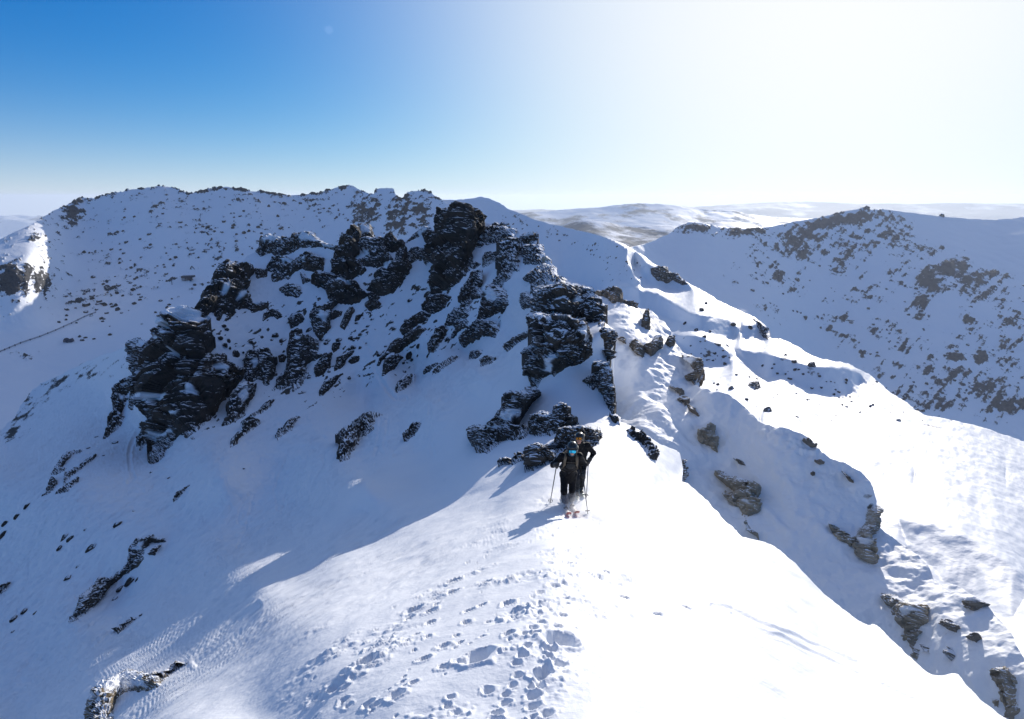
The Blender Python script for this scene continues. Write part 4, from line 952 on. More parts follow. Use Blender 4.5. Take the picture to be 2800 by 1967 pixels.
for i, (crop, ol, mt, h, sn, lab) in enumerate(BASINROCKS):
    rock_body('rock_outcrop', BASIN, pts(crop, ol), M_ROCK_FAR, h, 4000 + 13 * i, [pts(crop, s) for s in sn], label=lab, cat='rock', group='rocks of the sunlit basin')
# ------------------------------------------------------------------ people: one continuous surface per body or garment, from a distance field
def simple_mat(name, col, rough=.7, metal=0., bump=0., bscale=60., spec=.4, var=.25, coat=0.):
    m, nt, bs, new = mat_new(name)
    oc = obj_coord(nt)
    n = noise_node(nt, bscale, 4, .6, oc)
    lk(nt, mixc(nt, ramp(nt, n.outputs[0], [(.3, 0.), (.7, 1.)]), tuple(c * (1 - var) for c in col), tuple(min(1, c * (1 + var)) for c in col)), bs.inputs['Base Color'])
    bs.inputs['Roughness'].default_value = rough; bs.inputs['Metallic'].default_value = metal
    bs.inputs['Specular IOR Level'].default_value = spec; bs.inputs['Coat Weight'].default_value = coat
    if bump:
        b = new('ShaderNodeBump'); b.inputs['Distance'].default_value = bump; b.inputs['Strength'].default_value = .6
        lk(nt, n.outputs[0], b.inputs['Height']); lk(nt, b.outputs[0], bs.inputs['Normal'])
    return m

def cone(a, b, ra, rb):
    a, b = np.array(a, float), np.array(b, float)
    def f(P):
        ab = b - a; h = np.clip(((P - a) @ ab) / (ab @ ab), 0, 1)
        return np.linalg.norm(P - a - h[:, None] * ab, axis=1) - (ra + (rb - ra) * h)
    f.lo = np.minimum(a - ra, b - rb); f.hi = np.maximum(a + ra, b + rb); return f
def ell(c, r, rot=None):
    c, r = np.array(c, float), np.array(r, float)
    M = np.array(rot) if rot is not None else np.eye(3)
    def f(P):
        q = (P - c) @ M
        k = np.linalg.norm(q / r, axis=1); return (k - 1) * r.min()
    f.lo = c - r.max(); f.hi = c + r.max(); return f

def blend(fs, k):
    def f(P):
        d = fs[0](P)
        for g in fs[1:]:
            e = g(P); h = np.clip(.5 + .5 * (e - d) / k, 0, 1)
            d = e + (d - e) * h - k * h * (1 - h)
        return d
    f.lo = np.min([g.lo for g in fs], 0); f.hi = np.max([g.hi for g in fs], 0); return f
def minus(f, g, k=.01):
    def h_(P):
        a, b = f(P), -g(P); h = np.clip(.5 - .5 * (b - a) / k, 0, 1)
        return b + (a - b) * h + k * h * (1 - h)
    h_.lo, h_.hi = f.lo, f.hi; return h_
def wrinkle(f, amp, lam, seed=0):
    def g(P):
        return f(P) + amp * fbm(np.stack([P[:, 0] / lam, P[:, 1] / lam, P[:, 2] / (lam * .55)], -1), 2, seed, .5, True)
    g.lo, g.hi = f.lo - amp, f.hi + amp; return g

def nets(name, f, res=.012):
    """naive surface nets"""
    lo = f.lo - 2 * res - .01; hi = f.hi + 2 * res + .01
    n = np.ceil((hi - lo) / res).astype(int) + 1
    ax = [lo[i] + np.arange(n[i]) * res for i in range(3)]
    G = np.stack(np.meshgrid(*ax, indexing='ij'), -1).reshape(-1, 3)
    V = np.empty(len(G))
    for a in range(0, len(G), 300000): V[a:a + 300000] = f(G[a:a + 300000])
    V = V.reshape(n)
    S = V < 0
    cnt = np.zeros(n - 1); acc = np.zeros((*(n - 1), 3))
    o = np.stack(np.meshgrid(*[np.arange(k - 1) for k in n], indexing='ij'), -1).astype(float)
    C = [(i, j, k) for i in (0, 1) for j in (0, 1) for k in (0, 1)]
    sl = lambda c: tuple(slice(c[i], n[i] - 1 + c[i]) for i in range(3))
    for a in C:
        for b in C:
            if sum(b) != sum(a) + 1 or any(b[i] < a[i] for i in range(3)): continue
            va, vb = V[sl(a)], V[sl(b)]
            m = (va < 0) != (vb < 0)
            t = np.where(m, va / np.where(m, va - vb, 1), 0)
            p = np.array(a) + t[..., None] * (np.array(b) - np.array(a))
            acc += np.where(m[..., None], p, 0); cnt += m
    act = cnt > 0
    idx = np.full(act.shape, -1, np.int64); idx[act] = np.arange(act.sum())
    pts3 = lo + (o[act] + acc[act] / cnt[act][:, None]) * res
    faces = []
    for d in range(3):
        e = [slice(None)] * 3; e2 = [slice(None)] * 3
        e[d] = slice(0, n[d] - 1); e2[d] = slice(1, n[d])
        u, v = [i for i in range(3) if i != d]
        for q in (e, e2):
            q[u] = slice(1, n[u] - 1); q[v] = slice(1, n[v] - 1)
        s0, s1 = S[tuple(e)], S[tuple(e2)]
        for sgn, m in ((1, s0 & ~s1), (-1, ~s0 & s1)):
            w = np.argwhere(m)
            if not len(w): continue
            w[:, u] += 1; w[:, v] += 1
            def at(du, dv):
                c = w.copy(); c[:, u] -= du; c[:, v] -= dv
                return idx[c[:, 0], c[:, 1], c[:, 2]]
            q = np.stack([at(1, 1), at(0, 1), at(0, 0), at(1, 0)], -1)
            if (sgn == -1) != (d == 1): q = q[:, ::-1]
            faces.append(q)
    return new_mesh(name, pts3, np.concatenate(faces))

def tube(path, r, n=10, flat=1.0, up=(0, 0, 1)):
    """verts and quads of a round or flattened tube; r: one radius or one per point"""
    path = np.array(path, float); r = np.broadcast_to(np.asarray(r, float), (len(path),))
    V = []; Fq = []
    tan = np.gradient(path, axis=0); tan /= np.linalg.norm(tan, axis=1)[:, None]
    for i, (p, t, rr) in enumerate(zip(path, tan, r)):
        a = np.cross(t, np.array(up) if abs(t @ np.array(up)) < .95 else np.array([1., 0, 0])); a /= np.linalg.norm(a); b = np.cross(a, t)
        for k in range(n):
            w = 2 * math.pi * k / n
            V.append(p + rr * (math.cos(w) * a + math.sin(w) * b * flat))
    for i in range(len(path) - 1):
        for k in range(n):
            k2 = (k + 1) % n
            Fq.append((i * n + k, i * n + k2, (i + 1) * n + k2, (i + 1) * n + k))
    m = len(V); V += [path[0], path[-1]]
    for k in range(n):
        k2 = (k + 1) % n
        Fq.append((m, k2, k, m)); e = (len(path) - 1) * n
        Fq.append((m + 1, e + k, e + k2, m + 1))
    return V, Fq

def bm_from(parts, name):
    me = bpy.data.meshes.new(name); V = []; Fs = []
    for v, f in parts:
        o = len(V); V += [tuple(map(float, p)) for p in v]
        for q in f:
            q = tuple(dict.fromkeys(int(a) for a in q)); Fs.append(tuple(o + a for a in q))
    me.from_pydata(V, [], Fs); me.polygons.foreach_set('use_smooth', [True] * len(me.polygons)); me.update(); return me

SKIN = simple_mat('skin', (.52, .27, .19), .5, bump=.0015, bscale=120, var=.12)
BLACKCLOTH = simple_mat('black_shell_fabric', (.006, .006, .0075), .7, spec=.2, bump=.004, bscale=22)
GREYCLOTH = simple_mat('charcoal_trouser_fabric', (.028, .029, .033), .75, spec=.2, bump=.004, bscale=22)
DUSTCLOTH = simple_mat('snow_dusted_gaiter', (.13, .135, .145), .85, bump=.006, bscale=26, var=.6)
GLOVE = simple_mat('dark_leather_glove', (.035, .03, .025), .6, bump=.002, bscale=70)
BOOT = simple_mat('grey_white_ski_boot', (.42, .43, .45), .4, bscale=14, var=.5)
BOOTD = simple_mat('dark_ski_boot', (.07, .075, .08), .45, bscale=14, var=.5)
HELMET = simple_mat('black_helmet_shell', (.012, .012, .013), .3, coat=.5, bscale=30)
STRAP = simple_mat('tan_webbing', (.125, .10, .068), .8, bump=.001, bscale=160)
PACK = simple_mat('dark_pack_fabric', (.03, .03, .028), .8, bump=.003, bscale=50)
BLUELENS = simple_mat('blue_mirror_lens', (.03, .42, .85), .12, metal=.75, bscale=18, var=.6)
ORANGELENS = simple_mat('amber_mirror_lens', (.30, .13, .02), .15, metal=.75, bscale=18, var=.6)
FRAME = simple_mat('goggle_frame', (.015, .015, .016), .5)
BUFF = simple_mat('blue_neck_tube', (.03, .10, .15), .85, bump=.002, bscale=40)
METAL = simple_mat('dark_pole_metal', (.06, .06, .065), .35, metal=.7)
PLASTIC = simple_mat('black_plastic', (.02, .02, .02), .45)
SKIBASE = simple_mat('pale_ski_topsheet', (.62, .60, .60), .35, bscale=9, var=.25)
SKIRED = simple_mat('coral_ski_tip', (.62, .16, .12), .35, bscale=9, var=.15)
SKIGREEN = simple_mat('grey_green_ski_topsheet', (.30, .36, .28), .35, bscale=9, var=.2)

def hand(c, d_out, curl, side):
    """palm, four bent fingers of unequal length and a thumb, closed on a grip that runs along curl; d_out: the way the knuckles face"""
    c = np.array(c, float); g = np.array(curl, float); g /= np.linalg.norm(g)
    k = np.array(d_out, float); k -= g * (k @ g); k /= np.linalg.norm(k); s = np.cross(g, k) * side
    fs = [ell(c, (.045, .045, .045)), cone(c - g * .03, c + g * .03, .032, .030)]
    gr = c + s * .022
    for q, L in zip((-.033, -.011, .011, .032), (.85, 1.0, 1.05, .95)):
        b0 = c + g * q + k * .030 - s * .004
        b1 = b0 + (k * .016 + s * .032) * L; b2 = b1 + (s * .012 - k * .034) * L; b3 = b2 + (-s * .024 - k * .012) * L
        fs += [cone(b0, b1, .0115, .0105), cone(b1, b2, .0105, .0095), cone(b2, b3, .0095, .0085)]
    t0 = c - k * .022 + g * .03; t1 = t0 + g * .018 + s * .032 - k * .006; t2 = t1 + s * .014 + k * .026
    fs += [cone(t0, t1, .0145, .0125), cone(t1, t2, .0125, .010)]
    return fs

def build_person(label, origin, yaw, J, goggles, pants, boots, face_vis=True, gaiter=None, seed=0):
    """J: joints in metres, x right, y away from the camera, z up, from the point between the feet"""
    head = np.array(J['head']); fwd = np.array(J['look'], float); fwd /= np.linalg.norm(fwd)
    rgt = np.cross(fwd, (0, 0, 1)); rgt /= np.linalg.norm(rgt); upv = np.cross(rgt, fwd)
    HM = np.stack([rgt, fwd, upv], 1)
    H = lambda x, y, z: head + rgt * x + fwd * y + upv * z
    # bare body, one surface
    bf = [ell(head + upv * .02, (.074, .095, .105), HM), cone(H(0, .045, -.06), H(0, .05, -.075), .052, .045), cone(H(0, -.01, -.07), J['neck'], .055, .06),
          cone(J['neck'], J['chest'], .09, .13), cone(J['chest'], J['hip'], .13, .125), cone(J['shL'], J['shR'], .055, .055),
          cone(J['hipL'], J['kneeL'], .085, .055), cone(J['kneeL'], J['ankL'], .055, .04), cone(J['hipR'], J['kneeR'], .085, .055), cone(J['kneeR'], J['ankR'], .055, .04),
          cone(J['shL'], J['elL'], .048, .036), cone(J['elL'], J['haL'], .036, .026), cone(J['shR'], J['elR'], .048, .036), cone(J['elR'], J['haR'], .036, .026)]
    for s in ('L', 'R'):
        a = np.array(J['ank' + s]); bf.append(cone(a - (0, 0, .05), a + np.array([0, -.15, -.06]), .035, .03))
    # face: nose, lips, cheeks, ears
    bf += [cone(H(0, .098, .018), H(0, .116, -.022), .010, .014), ell(H(0, .096, -.052), (.024, .012, .007), HM), ell(H(0, .092, -.066), (.02, .012, .007), HM), ell(H(.045, .06, -.02), (.026, .026, .024), HM), ell(H(-.045, .06, -.02), (.026, .026, .024), HM),
           ell(H(.079, -.005, 0), (.012, .022, .034), HM), ell(H(-.079, -.005, 0), (.012, .022, .034), HM), ell(H(.032, .083, .03), (.015, .010, .010), HM), ell(H(-.032, .083, .03), (.015, .010, .010), HM)]
    for s, sd in (('L', 1), ('R', -1)):
        bf += hand(J['ha' + s], J['kn' + s], J['grip' + s], sd)
    body = link('person', nets('person_body', blend(bf, .018), .011), SKIN, label=label, cat='person', group='ski tourers climbing the ridge')
    body.location = origin; body.rotation_euler = (0, 0, yaw)
    def part(name, f, mat, res=.012, lab=None):
        o = link(name, nets(name, f, res), mat, body); 
        if lab: o['label'] = lab
        return o
    ch, hp = np.array(J['chest']), np.array(J['hip'])
    # jacket
    jf = [cone(J['neck'] - np.array([0, 0, .03]), J['chest'], .115, .165), cone(ch, hp + (0, 0, .02), .165, .16), cone(hp + (0, 0, .02), hp - (0, -.01, .09), .165, .175), cone(J['shL'], J['shR'], .085, .085), ell(ch + (0, -.02, 0), (.19, .15, .2))]
    for s in 'LR':
        e, h2 = np.array(J['el' + s]), np.array(J['ha' + s]); w = h2 + (e - h2) / np.linalg.norm(e - h2) * .075
        jf += [cone(J['sh' + s], e, .082, .066), cone(e, w, .066, .05)]
    jacket = part('jacket', wrinkle(blend(jf, .05), .011, .11, seed), BLACKCLOTH, .013)
    # collar and hood edge
    part('neck_tube', blend([cone(H(0, .0, -.085), np.array(J['neck']) + (0, 0, .02), .072, .092), cone(H(0, .03, -.095), H(0, .035, -.10), .06, .05)], .02), BUFF if seed == 1 else BLACKCLOTH)
    # trousers
    tf = [cone(J['hipL'], J['hipR'], .12, .12), cone(hp, hp - (0, 0, .05), .15, .14)]
    for s in 'LR':
        k, a = np.array(J['knee' + s]), np.array(J['ank' + s])
        tf += [cone(J['hip' + s], k, .108, .078), cone(k, a + (k - a) * .30, .078, .080)]
    tr = part('trousers', wrinkle(blend(tf, .035), .010, .10, seed + 3), pants, .013)
    if gaiter:
        for s in 'LR':
            k, a = np.array(J['knee' + s]), np.array(J['ank' + s])
            g = link('lower_leg', nets('lower_leg', wrinkle(blend([cone(a + (k - a) * .86, a + (k - a) * .52, .080, .090), cone(a + (k - a) * .52, a + (k - a) * .26, .090, .088)], .03), .010, .08, seed + 7), .012), gaiter, tr)
            g['label'] = 'snow dusted grey lower trouser leg'
    # boots: cuff, shell, toe, buckles
    for s in 'LR':
        k, a = np.array(J['knee' + s]), np.array(J['ank' + s]); shin = (k - a) / np.linalg.norm(k - a)
        b = part('boot', blend([cone(a + shin * .20, a, .070, .062), cone(a - (0, 0, .035), a + np.array([0, -.17, -.05]), .055, .047), cone(a + np.array([0, .05, -.05]), a + np.array([0, -.17, -.066]), .045, .042)], .03), boots, .010)
        pr = []
        for q, r_ in ((.16, .078), (.10, .073), (.03, .070)):
            c = a + shin * q; ring = [c + np.array([math.cos(w) * r_, math.sin(w) * r_, -.01 * math.sin(w)]) for w in np.linspace(0, 2 * math.pi, 20)]
            pr.append(tube(ring, .0075, 6))
        link('buckle', bm_from(pr, 'buckle'), METAL, b)
        g = part('glove', blend([cone(np.array(J['ha' + s]), np.array(J['ha' + s]) + (np.array(J['el' + s]) - np.array(J['ha' + s])) * .36, .044, .058)] + [wrapf for wrapf in fat(hand(J['ha' + s], J['kn' + s], J['grip' + s], 1 if s == 'L' else -1), .007)], .012), GLOVE, .009)
    # helmet with brim, ear pads, vents
    hf = ell(head + upv * .048 - fwd * .012, (.118, .140, .128), HM)
    cut = ell(H(0, .16, -.06), (.085, .14, .125), HM)
    low = cone(H(0, .0, -.22), H(0, .02, -.24), .15, .15)
    he = part('helmet', minus(minus(blend([hf, cone(H(.095, -.01, 0), H(.09, 0, -.06), .034, .026), cone(H(-.095, -.01, 0), H(-.09, 0, -.06), .034, .026)], .03), cut, .015), low, .02), HELMET, .010)
    link('helmet_vent', bm_from([tube([H(x, y, .172 - abs(x) * .35 - (y * y) * 2.2) for y in np.linspace(-.05, .07, 6)], .008, 6, .5) for x in (-.04, 0, .04)], 'helmet_vent'), PLASTIC, he)
    link('chin_strap', bm_from([tube([H(sx * .088, .0, -.05), H(sx * .07, .035, -.10), H(sx * .03, .06, -.118), H(0, .064, -.12)], .008, 6) for sx in (-1, 1)], 'chin_strap'), PLASTIC, he)
    # goggles
    gz, gl, gy_ = goggles
    gm = part('goggles', minus(blend([ell(H(0, gl + .055, gz), (.092, .052, .052), HM)], .01), ell(H(0, gl, gz - .0), (.075, .075, .04), HM), .008), FRAME, .008)
    th = np.linspace(-1.05, 1.05, 15); V = []; Q = []
    for i, a in enumerate(th):
        for j, zz in enumerate(np.linspace(-1, 1, 7)):
            hh = .038 * math.sqrt(max(0, 1 - (abs(a) / 1.25) ** 3)) * zz * (1 - .25 * (zz < 0) * math.exp(-(a / .25) ** 2))
            V.append(H(.088 * math.sin(a), gl + .048 + .068 * math.cos(a) * (1 - .12 * zz * zz), gz + hh))
    for i in range(14):
        for j in range(6): Q.append((i * 7 + j, (i + 1) * 7 + j, (i + 1) * 7 + j + 1, i * 7 + j + 1))
    link('goggle_lens', bm_from([(V, Q)], 'goggle_lens'), gy_, gm)
    link('goggle_strap', bm_from([tube([H(.124 * math.sin(w), -.012 + .146 * math.cos(w), gz + .012) for w in np.linspace(.75, 2 * math.pi - .75, 26)], .014, 6, .35, up=tuple(upv))], 'goggle_strap'), FRAME, gm)
    return body

def fat(fs, e):
    out = []
    for f in fs:
        g = (lambda f_: (lambda P: f_(P) - e))(f); g.lo, g.hi = f.lo - e, f.hi + e; out.append(g)
    return out

SHIFT = {}
def ground_at(px, py):
    """snow height as built, trampled surface left out"""
    return MASSIF.at([px], [py])[0]

# front skier; L is the viewer's left
O1 = ground_at(1553, 1391)
gx, gy = project(O1)[0]
def on_snow(o, x, y):
    """point of the snow under o + (x, y)"""
    P = o + np.array([x, y, 0.]); z = P[2]
    for _ in range(12):
        pp, d = project(np.array([P[0], P[1], z])); S = MASSIF.at([pp[0]], [pp[1]])[0]
        z += ((S[2] - z) + (P[1] - S[1]) * -.3) * .6
    return np.array([P[0], P[1], z])
def local(o, px, py): return ground_at(px, py) - o
tipL, tipR = local(O1, 1504.5, 1374), local(O1, 1607.5, 1406)
fL = on_snow(O1, -.07, -.12) - O1; fR = on_snow(O1, .085, .17) - O1
haL, haR = np.array([-.30, -.34, 1.20]), np.array([.30, -.22, .90])
J1_ = dict(head=(.035, -.37, 1.585), look=(-.04, -1, -.22), neck=np.array([.03, -.24, 1.42]), chest=(.015, -.12, 1.20), hip=(0, .04, .86), shL=(-.165, -.19, 1.35), shR=(.205, -.17, 1.35),
    elL=(-.36, -.14, 1.13), haL=haL, elR=(.345, -.0, 1.08), haR=haR, hipL=(-.09, .04, .83), hipR=(.09, .05, .83),
    kneeL=(-.115, -.20, .50 + fL[2] * .5), kneeR=(.085, -.03, .50 + fR[2] * .5), ankL=(-.07, -.08, fL[2] + .13), ankR=(.085, .20, fR[2] + .13),
    knL=(-.2, -1, .1), knR=(.3, -1, 0), gripL=haL - tipL, gripR=haR - tipR)
p1_ = build_person('front skier in black with blue mirrored goggles and tan pack straps, leaning on two poles', O1, 0, J1_, (.028, .045, BLUELENS), BLACKCLOTH, BOOT, gaiter=DUSTCLOTH, seed=1)

O2 = ground_at(1581, 1352)
tip2 = local(O2, 1603.5, 1362); tip2b = local(O2, 1545, 1345)
g2L = on_snow(O2, -.09, -.1) - O2; g2R = on_snow(O2, .07, .15) - O2
h2L, h2R = np.array([-.28, -.20, 1.0]), np.array([.215, -.22, .99])
J2_ = dict(head=(-.03, -.26, 1.64), look=(-.22, -1, -.12), neck=np.array([0, -.15, 1.46]), chest=(.03, -.06, 1.23), hip=(.04, .04, .88), shL=(-.16, -.11, 1.40), shR=(.20, -.09, 1.40),
    elL=(-.36, -.02, 1.18), haL=h2L, elR=(.375, .02, 1.15), haR=h2R, hipL=(-.06, .05, .85), hipR=(.12, .05, .85),
    kneeL=(-.07, -.17, .50 + g2L[2] * .5), kneeR=(.10, -.02, .50 + g2R[2] * .5), ankL=(-.05, -.06, g2L[2] + .13), ankR=(.09, .18, g2R[2] + .13),
    knL=(-.2, -1, .1), knR=(.1, -1, 0), gripL=h2L - tip2b, gripR=h2R - tip2)
p2_ = build_person('second skier in black close behind the front one, with amber goggles and bare cheeks', O2, 0, J2_, (.078, .052, ORANGELENS), GREYCLOTH, BOOTD, seed=2)

p1_.scale = (.95, .95, .95); p2_.scale = (.90, .90, .90)
# ski poles
def pole(o, hnd, tip, label, over=.09):
    root = bpy.data.objects.new('ski_pole', None); COL.objects.link(root); root.location = o + tip
    tag(root, label, 'ski pole', 'ski poles')
    a = hnd - tip; L = np.linalg.norm(a); d = a / L
    q = lambda s: d * s
    link('shaft', bm_from([tube([q(-.06), q(.0), q(.3), q(.7), q(L - .05)], [.004, .008, .0095, .0105, .011], 8)], 'shaft'), METAL, root)
    link('grip', bm_from([tube([q(L - .10), q(L - .06), q(L), q(L + .05), q(L + over), q(L + over + .02)], [.015, .018, .016, .018, .024, .012], 10)], 'grip'), PLASTIC, root)
    up = np.array([0, 0, 1.]); b1 = np.cross(d, (1, 0, 0)); b1 /= np.linalg.norm(b1); b2 = np.cross(d, b1)
    rim = [q(.07) + .045 * (math.cos(w) * b1 + math.sin(w) * b2) for w in np.linspace(0, 2 * math.pi, 20)]
    link('basket', bm_from([tube(rim, .006, 6)] + [tube([q(.08), q(.07) + .045 * (math.cos(w) * b1 + math.sin(w) * b2)], .005, 5) for w in (0, 1.57, 3.14, 4.71)], 'basket'), PLASTIC, root)
    link('wrist_strap', bm_from([tube([q(L + over), q(L + .03) + b1 * .05, q(L - .04) + b1 * .06, q(L - .06) + b1 * .03, q(L + .02) + b1 * .02, q(L + over)], .006, 6, .4)], 'wrist_strap'), PLASTIC, root)
    return root
pole(O1, haL * .95, tipL, 'thin dark ski pole held out at the left of the front skier')
pole(O1, haR * .95, tipR, 'thin dark ski pole at the right of the front skier, planted lowest in the snow')
pole(O2, h2R * .90, tip2, 'pale thin ski pole of the second skier, just right of the front skier')

# skis
def ski(o, foot, ang, label, base, tipm, nlen=1.72, back=.80):
    root = bpy.data.objects.new('ski', None); COL.objects.link(root); tag(root, label, 'ski', 'touring skis')
    f = o + foot; dirv = np.array([math.sin(ang), -math.cos(ang), 0.])
    fr = on_snow(f, *(dirv[:2] * .7)); bk = on_snow(f, *(-dirv[:2] * .6))
    ax = fr - bk; ax /= np.linalg.norm(ax); side = np.cross(ax, (0, 0, 1)); side /= np.linalg.norm(side); nor = np.cross(side, ax)
    root.location = f + nor * .03
    def strip(s0, s1, n):
        V = []; Fq = []
        for s in np.linspace(s0, s1, n):
            fr_ = nlen - back
            w = .046 + .014 * (abs(s) / 1.0) ** 2
            e = (s - (fr_ - .16)) / .16
            if e > 0: w *= math.sqrt(max(.02, 1 - e * e))
            lift = .10 * sstep(fr_ - .32, fr_, np.array(s)) + .03 * sstep(-back + .15, -back, np.array(s))
            for sx, zz in ((-1, 0), (-.85, .016), (.85, .016), (1, 0)):
                V.append(side * w * sx + ax * s + nor * (zz + float(lift)))
        for i in range(n - 1):
            for k in range(4):
                k2 = (k + 1) % 4; Fq.append((i * 4 + k, i * 4 + k2, (i + 1) * 4 + k2, (i + 1) * 4 + k))
        Fq += [(3, 2, 1, 0), tuple((n - 1) * 4 + k for k in range(4))]
        return V, Fq
    link('ski_body', bm_from([strip(-back, nlen - back - .34, 20)], 'ski_body'), base, root)
    link('ski_tip', bm_from([strip(nlen - back - .34, nlen - back, 14)], 'ski_tip'), tipm, root)
    b = []
    for s, w in ((.17, .04), (-.12, .045)):
        c = ax * s + nor * .03
        b.append(tube([c - side * w, c - side * w * .6 + nor * .02, c + side * w * .6 + nor * .02, c + side * w], .016, 8))
    b.append(tube([ax * -.14 + nor * .03, ax * .16 + nor * .03], .014, 8))
    link('binding', bm_from(b, 'binding'), METAL, root)
ski(O1, fL, .02, 'ski with coral tip under the forward left foot of the front skier', SKIBASE, SKIRED)
ski(O1, fR, .06, 'ski with coral tip under the rear right foot of the front skier', SKIBASE, SKIRED, 1.72, .72)
ski(O2, g2L, .0, 'grey green ski of the second skier, mostly hidden behind the front skier', SKIGREEN, SKIGREEN, 1.55, .9)
ski(O2, g2R, .05, 'grey green ski under the outer foot of the second skier', SKIGREEN, SKIGREEN, 1.4, .8)

# backpack of the front skier
def backpack(o, J, label):
    root = bpy.data.objects.new('backpack', None); COL.objects.link(root); root.location = o; tag(root, label, 'backpack')
    ch, nk, hp = np.array(J['chest']), np.array(J['neck']), np.array(J['hip'])
    c0 = ch + (0, .24, .02); c1 = hp + (0, .22, .05)
    link('pack_body', nets('pack_body', wrinkle(blend([cone(c0 - (.07, 0, 0), c0 + (.07, 0, 0), .12, .12), cone(c1 - (.08, 0, 0), c1 + (.08, 0, 0), .11, .11), cone(c0, c1, .15, .14)], .05), .008, .1, 5), .016), PACK, root)
    front = lambda x, z, off: np.array([ch[0] + x, ch[1] + (ch[2] - z) * .42 - .178 - off + (abs(x) / .2) ** 2 * .05, z])
    for sx in (-1, 1):
        p = [np.array([ch[0] + sx * .10, nk[1] + .14, 1.40]), np.array([ch[0] + sx * .115, nk[1] - .0, 1.475]), front(sx * .125, 1.40, .02), front(sx * .135, 1.30, .02), front(sx * .14, 1.18, .02), front(sx * .175, 1.06, -.02), np.array([ch[0] + sx * .19, ch[1] + .1, 1.0])]
        s = link('shoulder_strap', bm_from([tube(p, [.024, .03, .032, .031, .026, .016, .014], 10, .42, up=(0, -1, .4))], 'shoulder_strap'), STRAP, root)
    link('chest_strap', bm_from([tube([front(-.14, 1.27, .02), front(-.05, 1.262, .025), front(.05, 1.258, .025), front(.14, 1.25, .02)], .013, 8, .5)], 'chest_strap'), STRAP, root)
    hb = [np.array([hp[0] + math.cos(a) * .195, hp[1] + .01 + math.sin(a) * .185, 1.0 - .05 * max(0, -math.sin(a))]) for a in np.linspace(.3, -math.pi - .3, 18)]
    h = link('hip_belt', bm_from([tube(hb, .022, 8, .5)], 'hip_belt'), STRAP, root)
    link('belt_buckle', bm_from([tube([hb[8] + (-.0, -.02, .02), hb[9] + (.0, -.022, -.02)], [.03, .03], 8, .5)], 'belt_buckle'), PLASTIC, h)
    link('chest_pocket', nets('chest_pocket', ell(front(0, 1.16, -.02), (.105, .055, .085)), .012), PACK, root)
    return root
backpack(O1, J1_, 'dark backpack with tan webbing worn by the front skier').scale = (.95, .95, .95)

# drift of snow blown over the ski tips
bm_, nt, bs, new = mat_new('blown_snow_air')
nt.nodes.remove(bs)
pv = new('ShaderNodeVolumePrincipled'); pv.inputs['Color'].default_value = (.97, .98, 1, 1); pv.inputs['Anisotropy'].default_value = .2
oc = obj_coord(nt); nz_ = noise_node(nt, 2.6, 3, .6, oc)
ln = new('ShaderNodeVectorMath'); ln.operation = 'LENGTH'
mp = new('ShaderNodeMapping'); mp.inputs['Scale'].default_value = (1 / 1.25, 1 / .85, 1 / .36); lk(nt, oc, mp.inputs['Vector']); lk(nt, mp.outputs[0], ln.inputs[0])
fall = math_node(nt, 'SUBTRACT', 1., ln.outputs['Value'], clamp=True)
dn = math_node(nt, 'MULTIPLY', math_node(nt, 'MULTIPLY', fall, math_node(nt, 'SUBTRACT', nz_.outputs[0], .28, clamp=True)), 4.5)
lk(nt, dn, pv.inputs['Density']); lk(nt, pv.outputs[0], nt.nodes['Material Output'].inputs['Volume'])
bl = link('blown_snow', nets('blown_snow', ell((0, 0, 0), (1.24, .84, .35)), .06), bm_, kind='stuff', label='puff of wind blown snow round the ski tips of the front skier', cat='blown snow')
bl.location = O1 + np.array([.05, -.42, .10])
# ------------------------------------------------------------------ loose stones
def boulder_mesh(name, seed, sub=2):
    import bmesh
    bm = bmesh.new(); bmesh.ops.create_icosphere(bm, subdivisions=sub, radius=1)
    r = random.Random(seed)
    planes = [(Vector((r.uniform(-1, 1), r.uniform(-1, 1), r.uniform(-.6, 1))).normalized(), r.uniform(.55, .85)) for _ in range(9)]
    co = np.array([v.co for v in bm.verts]); n = fbm(co * 1.3 + seed, 3, seed)
    for v, k in zip(bm.verts, n):
        p = v.co * (1 + .25 * float(k))
        for pn, d in planes:
            e = p.dot(pn) - d
            if e > 0: p -= pn * e
        v.co = p
    me = bpy.data.meshes.new(name); bm.to_mesh(me); bm.free()
    a = me.attributes.new('snow', 'FLOAT', 'POINT'); me.update(); return me
STONES = [boulder_mesh('boulder', 50 + k, 3) for k in range(5)]
for k, me in enumerate(STONES): me.materials.append(M_ROCK_FAR if k else M_ROCK_FAR)
DARKSTONES = []
for me in STONES:
    m2 = me.copy(); m2.materials.clear(); m2.materials.append(M_ROCK_DARK); DARKSTONES.append(m2)

def stone(surf, px, py, w, h, label, group, ang=0., lift=.25, meshes=STONES, name='boulder'):
    """w, h: apparent size in photo pixels; ang: tilt of the long axis in the picture, carried onto the slope"""
    P = surf.at([px], [py])[0]; N = surf.normal([px], [py], 5)[0]
    t = np.linalg.norm(P); m = t / F
    Q = surf.at([px + 6 * math.cos(R(ang))], [py + 6 * math.sin(R(ang))])[0]
    x = Q - P; x -= N * (x @ N); x /= np.linalg.norm(x); y = np.cross(N, x)
    o = bpy.data.objects.new(name, random.choice(meshes)); COL.objects.link(o)
    sx, sz = w * m / 2, h * m / 2
    M = Matrix(((x[0], y[0], N[0], 0), (x[1], y[1], N[1], 0), (x[2], y[2], N[2], 0), (0, 0, 0, 1))) @ Matrix.Rotation(random.uniform(-.25, .25), 4, 'Z')
    o.matrix_world = Matrix.Translation(P + N * sz * lift) @ M @ Matrix.Diagonal((sx, (sx * .6 + sz * .5), sz * 1.2, 1))
    tag(o, label, 'boulder', group)
    return o

